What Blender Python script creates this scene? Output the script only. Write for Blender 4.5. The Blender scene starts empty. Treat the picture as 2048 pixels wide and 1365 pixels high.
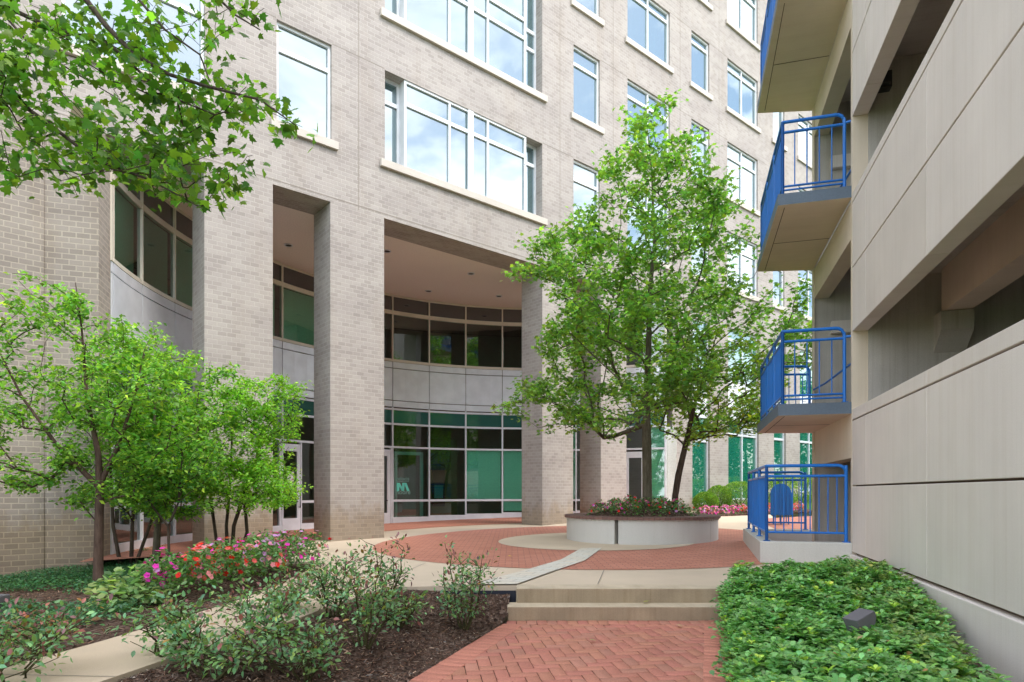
import bpy, bmesh, math, random
import numpy as np
from mathutils import Vector, Matrix
R_ = math.radians
SC = bpy.context.scene
COL = SC.collection
random.seed(7)
rng = np.random.default_rng(11)

# ------------------------------------------------------------------ tagging
def tag(o, label=None, cat=None, group=None, kind=None):
    if label: o['label'] = label
    if cat: o['category'] = cat
    if group: o['group'] = group
    if kind: o['kind'] = kind
    return o
def empty(name, loc=(0, 0, 0), rz=0.0):
    o = bpy.data.objects.new(name, None); COL.objects.link(o)
    o.location = loc; o.rotation_euler = (0, 0, rz); o.empty_display_size = 0.2
    return o

# ------------------------------------------------------------------ materials
class Nt:
    def __init__(s, name):
        s.m = bpy.data.materials.new(name); s.m.use_nodes = True
        s.t = s.m.node_tree; s.t.nodes.clear()
        s.out = s.n('ShaderNodeOutputMaterial')
    def n(s, typ, **kw):
        nd = s.t.nodes.new(typ)
        for k, v in kw.items():
            if k[0] == '_': nd.inputs[k[1:].replace('_', ' ')].default_value = v
            else: setattr(nd, k, v)
        return nd
    def l(s, a, b): s.t.links.new(a, b)
    def uv(s, sx=1, sy=1, rot=0.0):
        tc = s.n('ShaderNodeTexCoord'); mp = s.n('ShaderNodeMapping')
        mp.inputs['Scale'].default_value = (sx, sy, 1); mp.inputs['Rotation'].default_value = (0, 0, rot)
        s.l(tc.outputs['UV'], mp.inputs['Vector']); return mp.outputs[0]
    def ob(s, sx=1, sy=1, sz=1):
        tc = s.n('ShaderNodeTexCoord'); mp = s.n('ShaderNodeMapping')
        mp.inputs['Scale'].default_value = (sx, sy, sz)
        s.l(tc.outputs['Object'], mp.inputs['Vector']); return mp.outputs[0]
    def noise(s, vec, scale, detail=4, rough=.55):
        nd = s.n('ShaderNodeTexNoise'); nd.inputs['Scale'].default_value = scale
        nd.inputs['Detail'].default_value = detail; nd.inputs['Roughness'].default_value = rough
        s.l(vec, nd.inputs['Vector']); return nd.outputs['Fac']
    def ramp(s, fac, stops):
        nd = s.n('ShaderNodeValToRGB'); e = nd.color_ramp.elements
        while len(e) > 1: e.remove(e[0])
        e[0].position = stops[0][0]; e[0].color = (*stops[0][1], 1)
        for p, c in stops[1:]:
            x = e.new(p); x.color = (*c, 1)
        s.l(fac, nd.inputs['Fac']); return nd.outputs['Color']
    def mix(s, fac, a, b, mode='MIX'):
        nd = s.n('ShaderNodeMix', data_type='RGBA', blend_type=mode)
        for sock, v in ((nd.inputs[0], fac), (nd.inputs[6], a), (nd.inputs[7], b)):
            if hasattr(v, 'is_linked'): s.l(v, sock)
            elif isinstance(v, (int, float)): sock.default_value = v
            else: sock.default_value = (*v, 1)
        return nd.outputs[2]
    def bsdf(s, col, rough=.8, spec=.4, metal=0.0, bump=None, bstr=.3, bdist=.01):
        b = s.n('ShaderNodeBsdfPrincipled')
        if hasattr(col, 'is_linked'): s.l(col, b.inputs['Base Color'])
        else: b.inputs['Base Color'].default_value = (*col, 1)
        if hasattr(rough, 'is_linked'): s.l(rough, b.inputs['Roughness'])
        else: b.inputs['Roughness'].default_value = rough
        b.inputs['Specular IOR Level'].default_value = spec; b.inputs['Metallic'].default_value = metal
        if bump is not None:
            bp = s.n('ShaderNodeBump'); bp.inputs['Strength'].default_value = bstr; bp.inputs['Distance'].default_value = bdist
            s.l(bump, bp.inputs['Height']); s.l(bp.outputs[0], b.inputs['Normal'])
        return b
    def fin(s, sh):
        s.l(sh.outputs[0] if hasattr(sh, 'outputs') else sh, s.out.inputs['Surface']); return s.m
M = {}
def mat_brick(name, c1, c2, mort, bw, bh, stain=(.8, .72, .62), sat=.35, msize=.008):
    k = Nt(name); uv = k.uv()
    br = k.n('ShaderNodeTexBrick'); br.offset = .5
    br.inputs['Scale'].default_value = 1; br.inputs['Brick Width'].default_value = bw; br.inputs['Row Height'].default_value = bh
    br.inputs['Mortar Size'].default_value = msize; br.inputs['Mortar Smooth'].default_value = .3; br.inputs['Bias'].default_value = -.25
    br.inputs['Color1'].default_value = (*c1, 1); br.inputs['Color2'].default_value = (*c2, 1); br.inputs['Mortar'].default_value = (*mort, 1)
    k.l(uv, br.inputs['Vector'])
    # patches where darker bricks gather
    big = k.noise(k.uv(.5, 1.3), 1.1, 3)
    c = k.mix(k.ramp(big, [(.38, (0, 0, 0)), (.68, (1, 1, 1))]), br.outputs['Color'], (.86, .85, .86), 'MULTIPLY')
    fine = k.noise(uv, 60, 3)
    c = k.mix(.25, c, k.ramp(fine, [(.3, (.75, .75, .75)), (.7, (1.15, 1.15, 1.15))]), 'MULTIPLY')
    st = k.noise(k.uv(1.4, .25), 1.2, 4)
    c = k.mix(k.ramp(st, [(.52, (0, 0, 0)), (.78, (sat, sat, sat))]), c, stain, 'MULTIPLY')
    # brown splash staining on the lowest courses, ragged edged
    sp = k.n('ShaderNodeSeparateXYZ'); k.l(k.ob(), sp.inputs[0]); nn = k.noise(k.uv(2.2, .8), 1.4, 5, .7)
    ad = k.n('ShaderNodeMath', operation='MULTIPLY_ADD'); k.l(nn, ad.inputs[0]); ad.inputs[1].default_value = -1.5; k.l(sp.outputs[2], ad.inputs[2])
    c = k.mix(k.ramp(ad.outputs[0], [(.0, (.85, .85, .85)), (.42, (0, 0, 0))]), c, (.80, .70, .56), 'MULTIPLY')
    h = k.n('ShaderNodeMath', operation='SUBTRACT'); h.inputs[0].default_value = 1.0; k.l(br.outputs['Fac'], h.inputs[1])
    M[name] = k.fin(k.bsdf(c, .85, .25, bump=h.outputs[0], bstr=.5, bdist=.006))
mat_brick('facade_brick', (.41, .370, .338), (.318, .284, .257), (.455, .413, .372), .176, .0862, msize=.008)
mat_brick('end_brick_shaded', (.315, .275, .238), (.245, .212, .182), (.41, .36, .295), .19, .0925, sat=.6, msize=.010)  # browner stained brick; the maple's shade is also painted into its darker colour
def mat_paver(name, c1, c2, mort, bw, bh, rot=0.0, ms=.006):
    k = Nt(name); uv = k.uv(rot=rot)
    br = k.n('ShaderNodeTexBrick'); br.offset = .5
    br.inputs['Scale'].default_value = 1; br.inputs['Brick Width'].default_value = bw; br.inputs['Row Height'].default_value = bh
    br.inputs['Mortar Size'].default_value = ms; br.inputs['Mortar Smooth'].default_value = .2
    br.inputs['Color1'].default_value = (*c1, 1); br.inputs['Color2'].default_value = (*c2, 1); br.inputs['Mortar'].default_value = (*mort, 1)
    k.l(uv, br.inputs['Vector'])
    a = k.noise(uv, .9, 4); c = k.mix(k.ramp(a, [(.4, (0, 0, 0)), (.75, (.7, .7, .7))]), br.outputs['Color'], (.86, .86, .86), 'MULTIPLY')
    b = k.noise(uv, 45, 4); c = k.mix(.5, c, k.ramp(b, [(.3, (.7, .7, .7)), (.7, (1.2, 1.2, 1.2))]), 'MULTIPLY')
    h = k.n('ShaderNodeMath', operation='SUBTRACT'); h.inputs[0].default_value = 1.0; k.l(br.outputs['Fac'], h.inputs[1])
    M[name] = k.fin(k.bsdf(c, .8, .3, bump=h.outputs[0], bstr=.4, bdist=.004))
mat_paver('red_paver', (.49, .195, .130), (.57, .245, .170), (.24, .12, .085), .2, .1)
mat_paver('granite_strip', (.66, .63, .55), (.70, .62, .50), (.42, .38, .32), .30, .17, 0.38)
mat_paver('cap_brick', (.16, .09, .075), (.22, .125, .10), (.08, .055, .05), .10, .40, 0)
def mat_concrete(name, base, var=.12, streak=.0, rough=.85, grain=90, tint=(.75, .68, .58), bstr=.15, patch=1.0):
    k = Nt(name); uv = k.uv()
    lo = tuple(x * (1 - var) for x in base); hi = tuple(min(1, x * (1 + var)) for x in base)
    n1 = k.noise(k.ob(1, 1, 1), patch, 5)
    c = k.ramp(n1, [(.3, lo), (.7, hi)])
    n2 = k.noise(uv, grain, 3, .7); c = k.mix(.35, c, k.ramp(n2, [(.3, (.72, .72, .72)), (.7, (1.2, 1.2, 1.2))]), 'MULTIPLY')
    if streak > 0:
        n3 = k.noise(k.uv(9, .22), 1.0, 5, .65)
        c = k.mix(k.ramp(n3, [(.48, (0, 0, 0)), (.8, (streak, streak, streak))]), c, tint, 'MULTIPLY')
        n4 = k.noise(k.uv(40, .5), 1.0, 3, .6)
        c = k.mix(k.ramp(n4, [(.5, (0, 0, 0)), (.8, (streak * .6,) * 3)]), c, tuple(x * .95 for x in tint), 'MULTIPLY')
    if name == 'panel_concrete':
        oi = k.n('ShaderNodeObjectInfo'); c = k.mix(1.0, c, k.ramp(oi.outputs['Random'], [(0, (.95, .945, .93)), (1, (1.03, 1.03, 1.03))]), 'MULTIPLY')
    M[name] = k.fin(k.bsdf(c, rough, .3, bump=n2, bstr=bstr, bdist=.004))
mat_concrete('plaza_concrete', (.60, .485, .36), .10, 0, .8, 110, patch=.7)
mat_concrete('walk_concrete', (.58, .455, .325), .10, 0, .8, 110, patch=.9)
mat_concrete('step_concrete', (.56, .46, .33), .16, .25, .8, 70, (.62, .52, .36), .4, 3)
mat_concrete('panel_concrete', (.70, .63, .575), .06, .42, .8, 120, (.82, .77, .70))
mat_concrete('tan_concrete', (.70, .59, .46), .08, .25, .8, 100, (.78, .68, .54))
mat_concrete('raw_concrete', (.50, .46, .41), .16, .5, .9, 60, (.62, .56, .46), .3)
mat_concrete('slab_edge_paint', (.13, .165, .21), .10, .15, .6, 40, (.7, .7, .7), .5)
mat_concrete('planter_paint', (.56, .545, .50), .04, .22, .6, 60, (.78, .76, .70), .15)
mat_concrete('soffit_plaster', (.84, .76, .69), .03, 0, .9, 30, patch=.4)
mat_concrete('sill_stone', (.56, .51, .45), .06, .15, .8, 90)
mat_concrete('inner_dark', (.055, .048, .042), .2, 0, .9, 30)
mat_concrete('tenant_wall', (.15, .125, .05), .1, 0, .6, 20)
mat_concrete('room_wall', (.20, .18, .14), .1, 0, .8, 20)
mat_concrete('blind', (.82, .86, .80), .03, 0, .8, 20)
def mat_plain(name, col, rough=.5, spec=.5, metal=0.0):
    k = Nt(name); n1 = k.noise(k.ob(), 3, 3)
    c = k.ramp(n1, [(.3, tuple(x * .93 for x in col)), (.7, tuple(min(1, x * 1.07) for x in col))])
    M[name] = k.fin(k.bsdf(c, rough, spec, metal))
mat_plain('joint', (.12, .085, .06), .9, .2)
mat_plain('caulk', (.27, .235, .20), .9, .2)
mat_plain('aluminium', (.70, .72, .77), .4, .5, .15)
mat_plain('white_frame', (.74, .76, .78), .4, .5)
mat_plain('tan_frame', (.68, .62, .52), .45, .5)
mat_plain('panel_metal', (.76, .78, .83), .38, .5, .25)
mat_plain('blue_paint', (.004, .145, .52), .32, .55)
mat_plain('dark_metal', (.05, .05, .05), .4, .5, .3)
mat_plain('bronze', (.09, .075, .07), .5, .5, .2)
mat_plain('grey_lamp', (.13, .12, .13), .55, .4)
mat_plain('paper', (.75, .75, .74), .8, .2)
mat_plain('paper_ink', (.45, .2, .25), .8, .2)
mat_plain('edging', (.012, .016, .03), .5, .5)
mat_plain('decal', (.14, .62, .50), .6, .3)
mat_plain('decal_pale', (.22, .42, .37), .6, .3)
mat_plain('soil', (.035, .022, .015), .95, .1)
mat_plain('screen_frame', (.012, .011, .012), .4, .5)
mat_plain('notice_board', (.12, .30, .36), .6, .4)
def mat_glass(name, tint, refl, rough=.012, body=None):
    k = Nt(name); g = k.n('ShaderNodeBsdfGlossy'); g.inputs['Roughness'].default_value = rough; g.inputs['Color'].default_value = (.93, .98, 1.0, 1)
    # slight pane waviness
    n1 = k.noise(k.ob(.6, .6, .6), 1.0, 2); bp = k.n('ShaderNodeBump'); bp.inputs['Strength'].default_value = .06; bp.inputs['Distance'].default_value = .05
    k.l(n1, bp.inputs['Height']); k.l(bp.outputs[0], g.inputs['Normal'])
    if body is None:
        t = k.n('ShaderNodeBsdfTransparent'); t.inputs['Color'].default_value = (*tint, 1)
    else:
        t = k.n('ShaderNodeBsdfDiffuse'); t.inputs['Color'].default_value = (*body, 1)
    fr = k.n('ShaderNodeFresnel'); fr.inputs['IOR'].default_value = 1.5
    mr = k.n('ShaderNodeMapRange'); mr.inputs['To Min'].default_value = refl; mr.inputs['To Max'].default_value = 1.0
    k.l(fr.outputs[0], mr.inputs['Value'])
    mx = k.n('ShaderNodeMixShader'); k.l(mr.outputs[0], mx.inputs[0]); k.l(t.outputs[0], mx.inputs[1]); k.l(g.outputs[0], mx.inputs[2])
    M[name] = k.fin(mx)
mat_glass('sky_glass', None, .235, body=(.05, .11, .12))
mat_glass('lobby_glass', (.40, .80, .66), .12)
mat_glass('dark_glass', (.38, .66, .52), .12)
mat_glass('green_glass', None, .20, body=(.01, .15, .10))
mat_glass('spandrel_glass', None, .10, body=(.045, .042, .045))
mat_glass('teal_glass', None, .10, body=(.02, .11, .09))
def mat_glow(name, col, st):
    k = Nt(name); e = k.n('ShaderNodeEmission'); e.inputs['Color'].default_value = (*col, 1); e.inputs['Strength'].default_value = st
    M[name] = k.fin(e)
mat_glow('exit_glow', (1, .03, .02), 1.2)
mat_glow('lamp_glow', (1, .85, .6), 1.6)
# leaves, bark, mulch read the per-leaf colour stored on the mesh
def mat_leaf(name, trans=.35, rough=.45, spec=.35):
    k = Nt(name); at = k.n('ShaderNodeAttribute'); at.attribute_name = 'col'
    b = k.bsdf(at.outputs['Color'], rough, spec)
    tr = k.n('ShaderNodeBsdfTranslucent')
    hs = k.mix(1.0, at.outputs['Color'], (1.5, 1.7, .7), 'MULTIPLY'); k.l(hs, tr.inputs['Color'])
    mx = k.n('ShaderNodeMixShader'); mx.inputs[0].default_value = trans
    k.l(b.outputs[0], mx.inputs[1]); k.l(tr.outputs[0], mx.inputs[2]); M[name] = k.fin(mx)
mat_leaf('leaf', .42); mat_leaf('petal', .3, .6, .2); mat_leaf('glossy_leaf', .22, .36, .5)
def mat_attr(name, rough=.9, spec=.2, grain=70):
    k = Nt(name); at = k.n('ShaderNodeAttribute'); at.attribute_name = 'col'
    n1 = k.noise(k.ob(), grain, 4); c = k.mix(.55, at.outputs['Color'], k.ramp(n1, [(.3, (.65, .65, .65)), (.7, (1.25, 1.25, 1.25))]), 'MULTIPLY')
    n2 = k.noise(k.ob(), 1.3, 3); c = k.mix(.5, c, k.ramp(n2, [(.35, (.80, .80, .80)), (.65, (1.1, 1.1, 1.1))]), 'MULTIPLY')
    M[name] = k.fin(k.bsdf(c, rough, spec, bump=n1, bstr=.25, bdist=.004))
mat_attr('paver_brick', .75, .3); mat_attr('chips', .9, .15, 40)
def mat_bark(name, c1, c2, sc=22):
    k = Nt(name); n1 = k.noise(k.ob(1, 1, .18), sc, 6, .7); c = k.ramp(n1, [(.32, c1), (.68, c2)])
    M[name] = k.fin(k.bsdf(c, .95, .15, bump=n1, bstr=.9, bdist=.02))
mat_bark('maple_bark', (.065, .055, .035), (.16, .135, .095)); mat_bark('brown_bark', (.045, .028, .022), (.12, .08, .06), 26)
mat_bark('twig', (.035, .026, .02), (.09, .07, .05), 30)
mat_bark('rose_cane', (.04, .03, .015), (.10, .10, .04), 40)
def mat_mulch():
    k = Nt('mulch'); ob = k.ob(1, 1, 1)
    w = k.n('ShaderNodeTexVoronoi'); w.inputs['Scale'].default_value = 38; k.l(k.ob(1, .45, 1), w.inputs['Vector'])
    c = k.ramp(w.outputs['Color'], [(.1, (.035, .020, .014)), (.5, (.095, .058, .042)), (.9, (.19, .13, .10))])
    n1 = k.noise(ob, 2.2, 4); c = k.mix(.6, c, k.ramp(n1, [(.3, (.6, .6, .6)), (.7, (1.2, 1.2, 1.2))]), 'MULTIPLY')
    M['mulch'] = k.fin(k.bsdf(c, .95, .1, bump=w.outputs['Distance'], bstr=.8, bdist=.02))
mat_mulch()
def mat_grass():
    k = Nt('grass_ground'); ob = k.ob(); n1 = k.noise(ob, 30, 5, .8)
    c = k.ramp(n1, [(.3, (.035, .075, .015)), (.7, (.11, .20, .04))])
    M['grass_ground'] = k.fin(k.bsdf(c, .9, .1, bump=n1, bstr=.8, bdist=.03))
mat_grass()

# ------------------------------------------------------------------ mesh building
class MB:
    def __init__(s): s.v = []; s.f = []; s.uv = []; s.mi = []; s.sm = []
    def face(s, pts, uvs=None, mi=0, sm=False):
        b = len(s.v); s.v += [tuple(p) for p in pts]; s.f.append(tuple(range(b, b + len(pts))))
        if uvs is None:
            a, bb, c = Vector(pts[0]), Vector(pts[1]), Vector(pts[-1])
            n = (bb - a).cross(c - a)
            ax = max(range(3), key=lambda i: abs(n[i]))
            uvs = [((p[1], p[2]) if ax == 0 else (p[0], p[2]) if ax == 1 else (p[0], p[1])) for p in pts]
        s.uv += [tuple(u) for u in uvs]; s.mi.append(mi); s.sm.append(sm)
    def box(s, x0, x1, y0, y1, z0, z1, mi=0, skip=''):
        P = lambda a, b, c: (a, b, c)
        if 'f' not in skip: s.face([P(x0, y0, z0), P(x1, y0, z0), P(x1, y0, z1), P(x0, y0, z1)], mi=mi)
        if 'b' not in skip: s.face([P(x1, y1, z0), P(x0, y1, z0), P(x0, y1, z1), P(x1, y1, z1)], mi=mi)
        if 'l' not in skip: s.face([P(x0, y1, z0), P(x0, y0, z0), P(x0, y0, z1), P(x0, y1, z1)], mi=mi)
        if 'r' not in skip: s.face([P(x1, y0, z0), P(x1, y1, z0), P(x1, y1, z1), P(x1, y0, z1)], mi=mi)
        if 't' not in skip: s.face([P(x0, y0, z1), P(x1, y0, z1), P(x1, y1, z1), P(x0, y1, z1)], mi=mi)
        if 'd' not in skip: s.face([P(x0, y1, z0), P(x1, y1, z0), P(x1, y0, z0), P(x0, y0, z0)], mi=mi)
        return s
    def tube(s, pts, rad, sides=8, mi=0, caps=True):
        pts = [Vector(p) for p in pts]
        if not hasattr(rad, '__len__'): rad = [rad] * len(pts)
        ref = Vector((0.13, .21, 1)).normalized(); rings = []; L = 0; Ls = []
        for i, p in enumerate(pts):
            d = (pts[min(i + 1, len(pts) - 1)] - pts[max(i - 1, 0)])
            d = d.normalized() if d.length > 1e-9 else Vector((0, 0, 1))
            r = ref if abs(d.dot(ref)) < .95 else Vector((1, 0, 0))
            a = d.cross(r).normalized(); b = d.cross(a)
            if i: L += (p - pts[i - 1]).length
            Ls.append(L)
            rings.append([p + (a * math.cos(2 * math.pi * k / sides) + b * math.sin(2 * math.pi * k / sides)) * rad[i] for k in range(sides)])
        base = len(s.v)
        for r in rings: s.v += [tuple(q) for q in r]
        for i in range(len(pts) - 1):
            for k in range(sides):
                k2 = (k + 1) % sides
                s.f.append((base + i * sides + k2, base + i * sides + k, base + (i + 1) * sides + k, base + (i + 1) * sides + k2))
                c = 2 * math.pi * rad[i] / sides
                s.uv += [((k + 1) * c, Ls[i]), (k * c, Ls[i]), (k * c, Ls[i + 1]), ((k + 1) * c, Ls[i + 1])]
                s.mi.append(mi); s.sm.append(True)
        if caps:
            for r, fl in ((rings[0], 0), (rings[-1], 1)):
                q = r if not fl else r[::-1]
                s.face(q, [(0, 0)] * sides, mi)
        return s
    def build(s, name, mats, parent=None, bevel=0.0):
        me = bpy.data.meshes.new(name); me.from_pydata(s.v, [], s.f)
        uvl = me.uv_layers.new(name='UVMap'); uvl.data.foreach_set('uv', np.array(s.uv, dtype=np.float32).ravel())
        for m in (mats if isinstance(mats, (list, tuple)) else [mats]): me.materials.append(M[m])
        me.polygons.foreach_set('material_index', s.mi); me.polygons.foreach_set('use_smooth', s.sm)
        me.update(); o = bpy.data.objects.new(name, me); COL.objects.link(o)
        if parent: o.parent = parent
        if bevel:
            w = o.modifiers.new('weld', 'WELD'); w.merge_threshold = .0005
            b = o.modifiers.new('bevel', 'BEVEL'); b.width = bevel; b.segments = 2; b.limit_method = 'ANGLE'
        return o
def rot_from(nrm_tilt, yaw, roll):
    pass
def batch(name, tmpl, faces, pos, rots, scl, cols, mat, parent=None, smooth=False):
    """one mesh of many small shaped leaves; tmpl (k,3), rots (n,3,3), scl (n,) or (n,3), cols (n,3)"""
    tmpl = np.asarray(tmpl, float); n = len(pos); k = len(tmpl)
    sc = np.asarray(scl, float); sc = sc[:, None, None] if sc.ndim == 1 else sc[:, None, :]
    V = np.einsum('nij,nkj->nki', rots, tmpl[None] * sc) + np.asarray(pos)[:, None, :]
    V = V.reshape(-1, 3).astype(np.float32)
    fl = [len(f) for f in faces]; cnt = sum(fl)
    li = np.concatenate([np.array(f) for f in faces]); loops = (li[None, :] + (np.arange(n) * k)[:, None]).ravel().astype(np.int32)
    ft = np.tile(np.array(fl), n); starts = np.concatenate([[0], np.cumsum(ft)[:-1]]).astype(np.int32)
    me = bpy.data.meshes.new(name); me.vertices.add(n * k); me.vertices.foreach_set('co', V.ravel())
    me.loops.add(len(loops)); me.loops.foreach_set('vertex_index', loops)
    me.polygons.add(len(ft)); me.polygons.foreach_set('loop_start', starts); me.polygons.foreach_set('loop_total', ft.astype(np.int32))
    if smooth: me.polygons.foreach_set('use_smooth', [True] * len(ft))
    me.update(calc_edges=True)
    at = me.attributes.new('col', 'FLOAT_COLOR', 'POINT')
    C = np.ones((n, k, 4), np.float32); C[:, :, :3] = np.asarray(cols)[:, None, :]; at.data.foreach_set('color', C.ravel())
    me.materials.append(M[mat]); o = bpy.data.objects.new(name, me); COL.objects.link(o)
    if parent: o.parent = parent
    return o
def frames(fwd, nrm):
    """rotation matrices whose y column is fwd and z column is close to nrm"""
    f = fwd / np.linalg.norm(fwd, axis=1, keepdims=True)
    x = np.cross(f, nrm); x /= np.maximum(np.linalg.norm(x, axis=1, keepdims=True), 1e-6)
    z = np.cross(x, f); return np.stack([x, f, z], axis=2)
def rand_leaf_frames(n, tilt=.5, droop=.3, r=rng):
    az = r.uniform(0, 2 * np.pi, n); fz = r.normal(-droop, .35, n)
    f = np.stack([np.cos(az), np.sin(az), fz], 1)
    nr = np.stack([r.normal(0, tilt, n), r.normal(0, tilt, n), np.ones(n)], 1)
    return frames(f, nr)
def leafcols(n, base, var=.22, hue=.12, r=rng, alt=None, altp=0.0):
    b = np.tile(np.array(base, float), (n, 1))
    if alt is not None:
        m = r.random(n) < altp; b[m] = np.array(alt)
    v = np.exp(r.normal(0, var, n))[:, None]; h = r.normal(0, hue, n)
    b = b * v; b[:, 0] *= np.exp(h * 1.2); b[:, 2] *= np.exp(-h)
    return np.clip(b, .002, .95)
OV = ([(0, 0, 0), (-.22, .28, .05), (0, .33, 0), (.22, .28, .05), (-.24, .62, .04), (0, .66, -.02), (.24, .62, .04), (0, 1.0, -.12)],
      [(0, 2, 1), (0, 3, 2), (1, 2, 5, 4), (2, 3, 6, 5), (4, 5, 7), (5, 6, 7)])
OVS = ([(0, 0, 0), (-.26, .45, .06), (.26, .45, .06), (0, 1.0, -.1), (0, .45, 0)], [(0, 4, 1), (0, 2, 4), (1, 4, 3), (4, 2, 3)])
def maple_t():
    out = [(0, 0), (.16, -.06), (.34, .04), (.52, .08), (.40, .22), (.46, .34), (.66, .50), (.44, .52), (.30, .50), (.24, .60), (.22, .76), (.10, .84), (0, 1.08)]
    pts = out + [(-x, y) for x, y in out[-2:0:-1]]
    v = [(x, y, -.10 * abs(x) - .05 * (y - .4) ** 2) for x, y in pts] + [(0, .38, .05)]
    c = len(v) - 1; n = len(pts)
    return v, [(c, (i + 1) % n, i) for i in range(n)]
MAPLE = maple_t()
MAPS = ([(0, 0, 0), (.48, .05, -.07), (.22, .30, 0), (.58, .52, -.08), (.2, .62, 0), (0, 1.05, -.08), (-.2, .62, 0), (-.58, .52, -.08), (-.22, .30, 0), (-.48, .05, -.07)],
        [(0, 1, 2), (2, 3, 4), (4, 5, 6), (6, 7, 8), (8, 9, 0), (0, 2, 4, 6, 8)])

# ------------------------------------------------------------------ land heights
def zp(x, y): return 1.38 - (1.126 + .00654 * x - .00284 * y - .001507 * x * y - .000438 * y * y)
def zl(x, y): return zp(x, y) - .048 * max(0, -3 - x) * min(1, max(0, (12.9 - y) / 2.2)) + .012 * math.sin(x * 2.3) * math.sin(y * 1.9)
def lerp(a, b, t): return a + (b - a) * t
def sst(t): t = min(1, max(0, t)); return t * t * (3 - 2 * t)
def pathL(y): return -.04 + .32 * (y - 6.93)
def pathR(y): return 2.29 + .30 * (y - 6.93)
WR = [(-1.30, 7.42), (-1.55, 6.9), (-1.76, 6.1), (-1.9, 5.4), (-2.25, 4.4), (-2.5, 3.3), (-2.6, 1.0)]
WL = [(-2.85, 9.6), (-2.80, 8.2), (-2.74, 7.2), (-2.78, 6.5), (-2.9, 5.6), (-3.05, 4.7), (-3.25, 3.8), (-3.4, 1.0)]
def poly_x(pl, y):
    p = sorted(pl, key=lambda q: q[1])
    if y <= p[0][1]: return p[0][0]
    for a, b in zip(p, p[1:]):
        if y <= b[1]: return lerp(a[0], b[0], (y - a[1]) / (b[1] - a[1]))
    return p[-1][0]
def zm(x, y):
    a = poly_x(WR, y); b = pathL(y); t = sst((x - a) / max(.2, b - a))
    z = lerp(zp(x, y) - .03, .0, t) + .05 * math.sin(math.pi * min(1, max(0, t)))
    z += .015 * math.sin(x * 7 + 1) * math.sin(y * 6)
    return lerp(z, max(z, .205), sst((y - 6.6) / .75))
def zg(x, y): return .04 + .27 * sst((y - 4.6) / 2.8) + .055 * sst((x - (3.3 + (y - 7) * .28)) / .9) * sst((y - 4.2) / 1.5)

def sheet(name, poly, zf, mat, step=.5, thick=0.0, kind='structure', dz=0.0):
    bm = bmesh.new(); vs = [bm.verts.new((x, y, 0)) for x, y in poly]; fc = bm.faces.new(vs); fc.normal_update()
    bmesh.ops.triangulate(bm, faces=bm.faces[:])
    for ax in (0, 1):
        lo = min(p[ax] for p in poly); hi = max(p[ax] for p in poly); c = math.floor(lo / step) * step + step
        while c < hi - 1e-6:
            no = (1, 0, 0) if ax == 0 else (0, 1, 0); co = (c, 0, 0) if ax == 0 else (0, c, 0)
            bmesh.ops.bisect_plane(bm, geom=bm.verts[:] + bm.edges[:] + bm.faces[:], plane_co=co, plane_no=no); c += step
    for v in bm.verts: v.co.z = zf(v.co.x, v.co.y) + dz
    bmesh.ops.recalc_face_normals(bm, faces=bm.faces[:])
    if sum(f.normal.z for f in bm.faces) < 0: bmesh.ops.reverse_faces(bm, faces=bm.faces[:])
    if thick:
        be = [e for e in bm.edges if e.is_boundary]; r = bmesh.ops.extrude_edge_only(bm, edges=be)
        for v in r['geom']:
            if isinstance(v, bmesh.types.BMVert): v.co.z -= thick
    uvl = bm.loops.layers.uv.new('UVMap')
    for f in bm.faces:
        for l in f.loops:
            c = l.vert.co; l[uvl].uv = (c.x, c.y) if abs(f.normal.z) > .5 else (c.x + c.y, c.z)
    me = bpy.data.meshes.new(name); bm.to_mesh(me); bm.free(); me.materials.append(M[mat])
    o = bpy.data.objects.new(name, me); COL.objects.link(o); tag(o, kind=kind); return o
def circ(cx, cy, r, a0=0, a1=360, n=64):
    return [(cx + r * math.cos(R_(a0 + (a1 - a0) * i / n)), cy + r * math.sin(R_(a0 + (a1 - a0) * i / n))) for i in range(n + (0 if a1 - a0 == 360 else 1))]

# ------------------------------------------------------------------ ground
g = MB(); g.face([(-300, -300, -.6), (300, -300, -.6), (300, 400, -.6), (-300, 400, -.6)]); tag(g.build('ground', 'grass_ground'), kind='structure')
plaza_poly = [(2.40, 7.215), (4.4, 7.62), (5.3, 11.0), (8.2, 20.6), (12.5, 22.5), (17, 27.5), (15, 34), (4, 26), (-9, 21), (-9.2, 13.4), (-5.4, 12.35), (-4.3, 10.6), (-3.0, 9.9), (-2.85, 9.2), (-2.8, 8.2), (-2.74, 7.2), (-1.30, 7.42), (.06, 7.45), (.06, 7.215)]
sheet('plaza', plaza_poly, zp, 'plaza_concrete', .5, .5)
CX, CY, CR = 1.05, 13.45, 8.45
PC = (1.62, 13.1)
redring = circ(PC[0], PC[1], 4.35)
sheet('brick_ring', redring, zp, 'red_paver', .5, dz=.006)
inn = circ(1.72, 13.2, 2.0)
sheet('planter_apron', inn, zp, 'plaza_concrete', .5, dz=.012)
band = circ(CX, CY, CR + .1, 56, 202, 60) + circ(CX, CY, 5.45, 42, 188, 60)[::-1]
sheet('brick_band', band, zp, 'red_paver', .5, dz=.005)
sheet('granite_strip', [(-.50, 7.47), (.05, 7.47), (.55, 8.6), (1.1, 9.75), (1.62, 11.6), (1.25, 11.6), (.75, 9.9), (.12, 8.6)], zp, 'granite_strip', .4, dz=.018)
sheet('right_brick_walk', [(5.4, 11.6), (8.4, 11.6), (14, 19.0), (12.6, 20.3), (7.0, 18.6)], zp, 'red_paver', .5, dz=.004)
sheet('side_walk', WL + WR[::-1], zp, 'walk_concrete', .4, .3, dz=.004)
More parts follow.
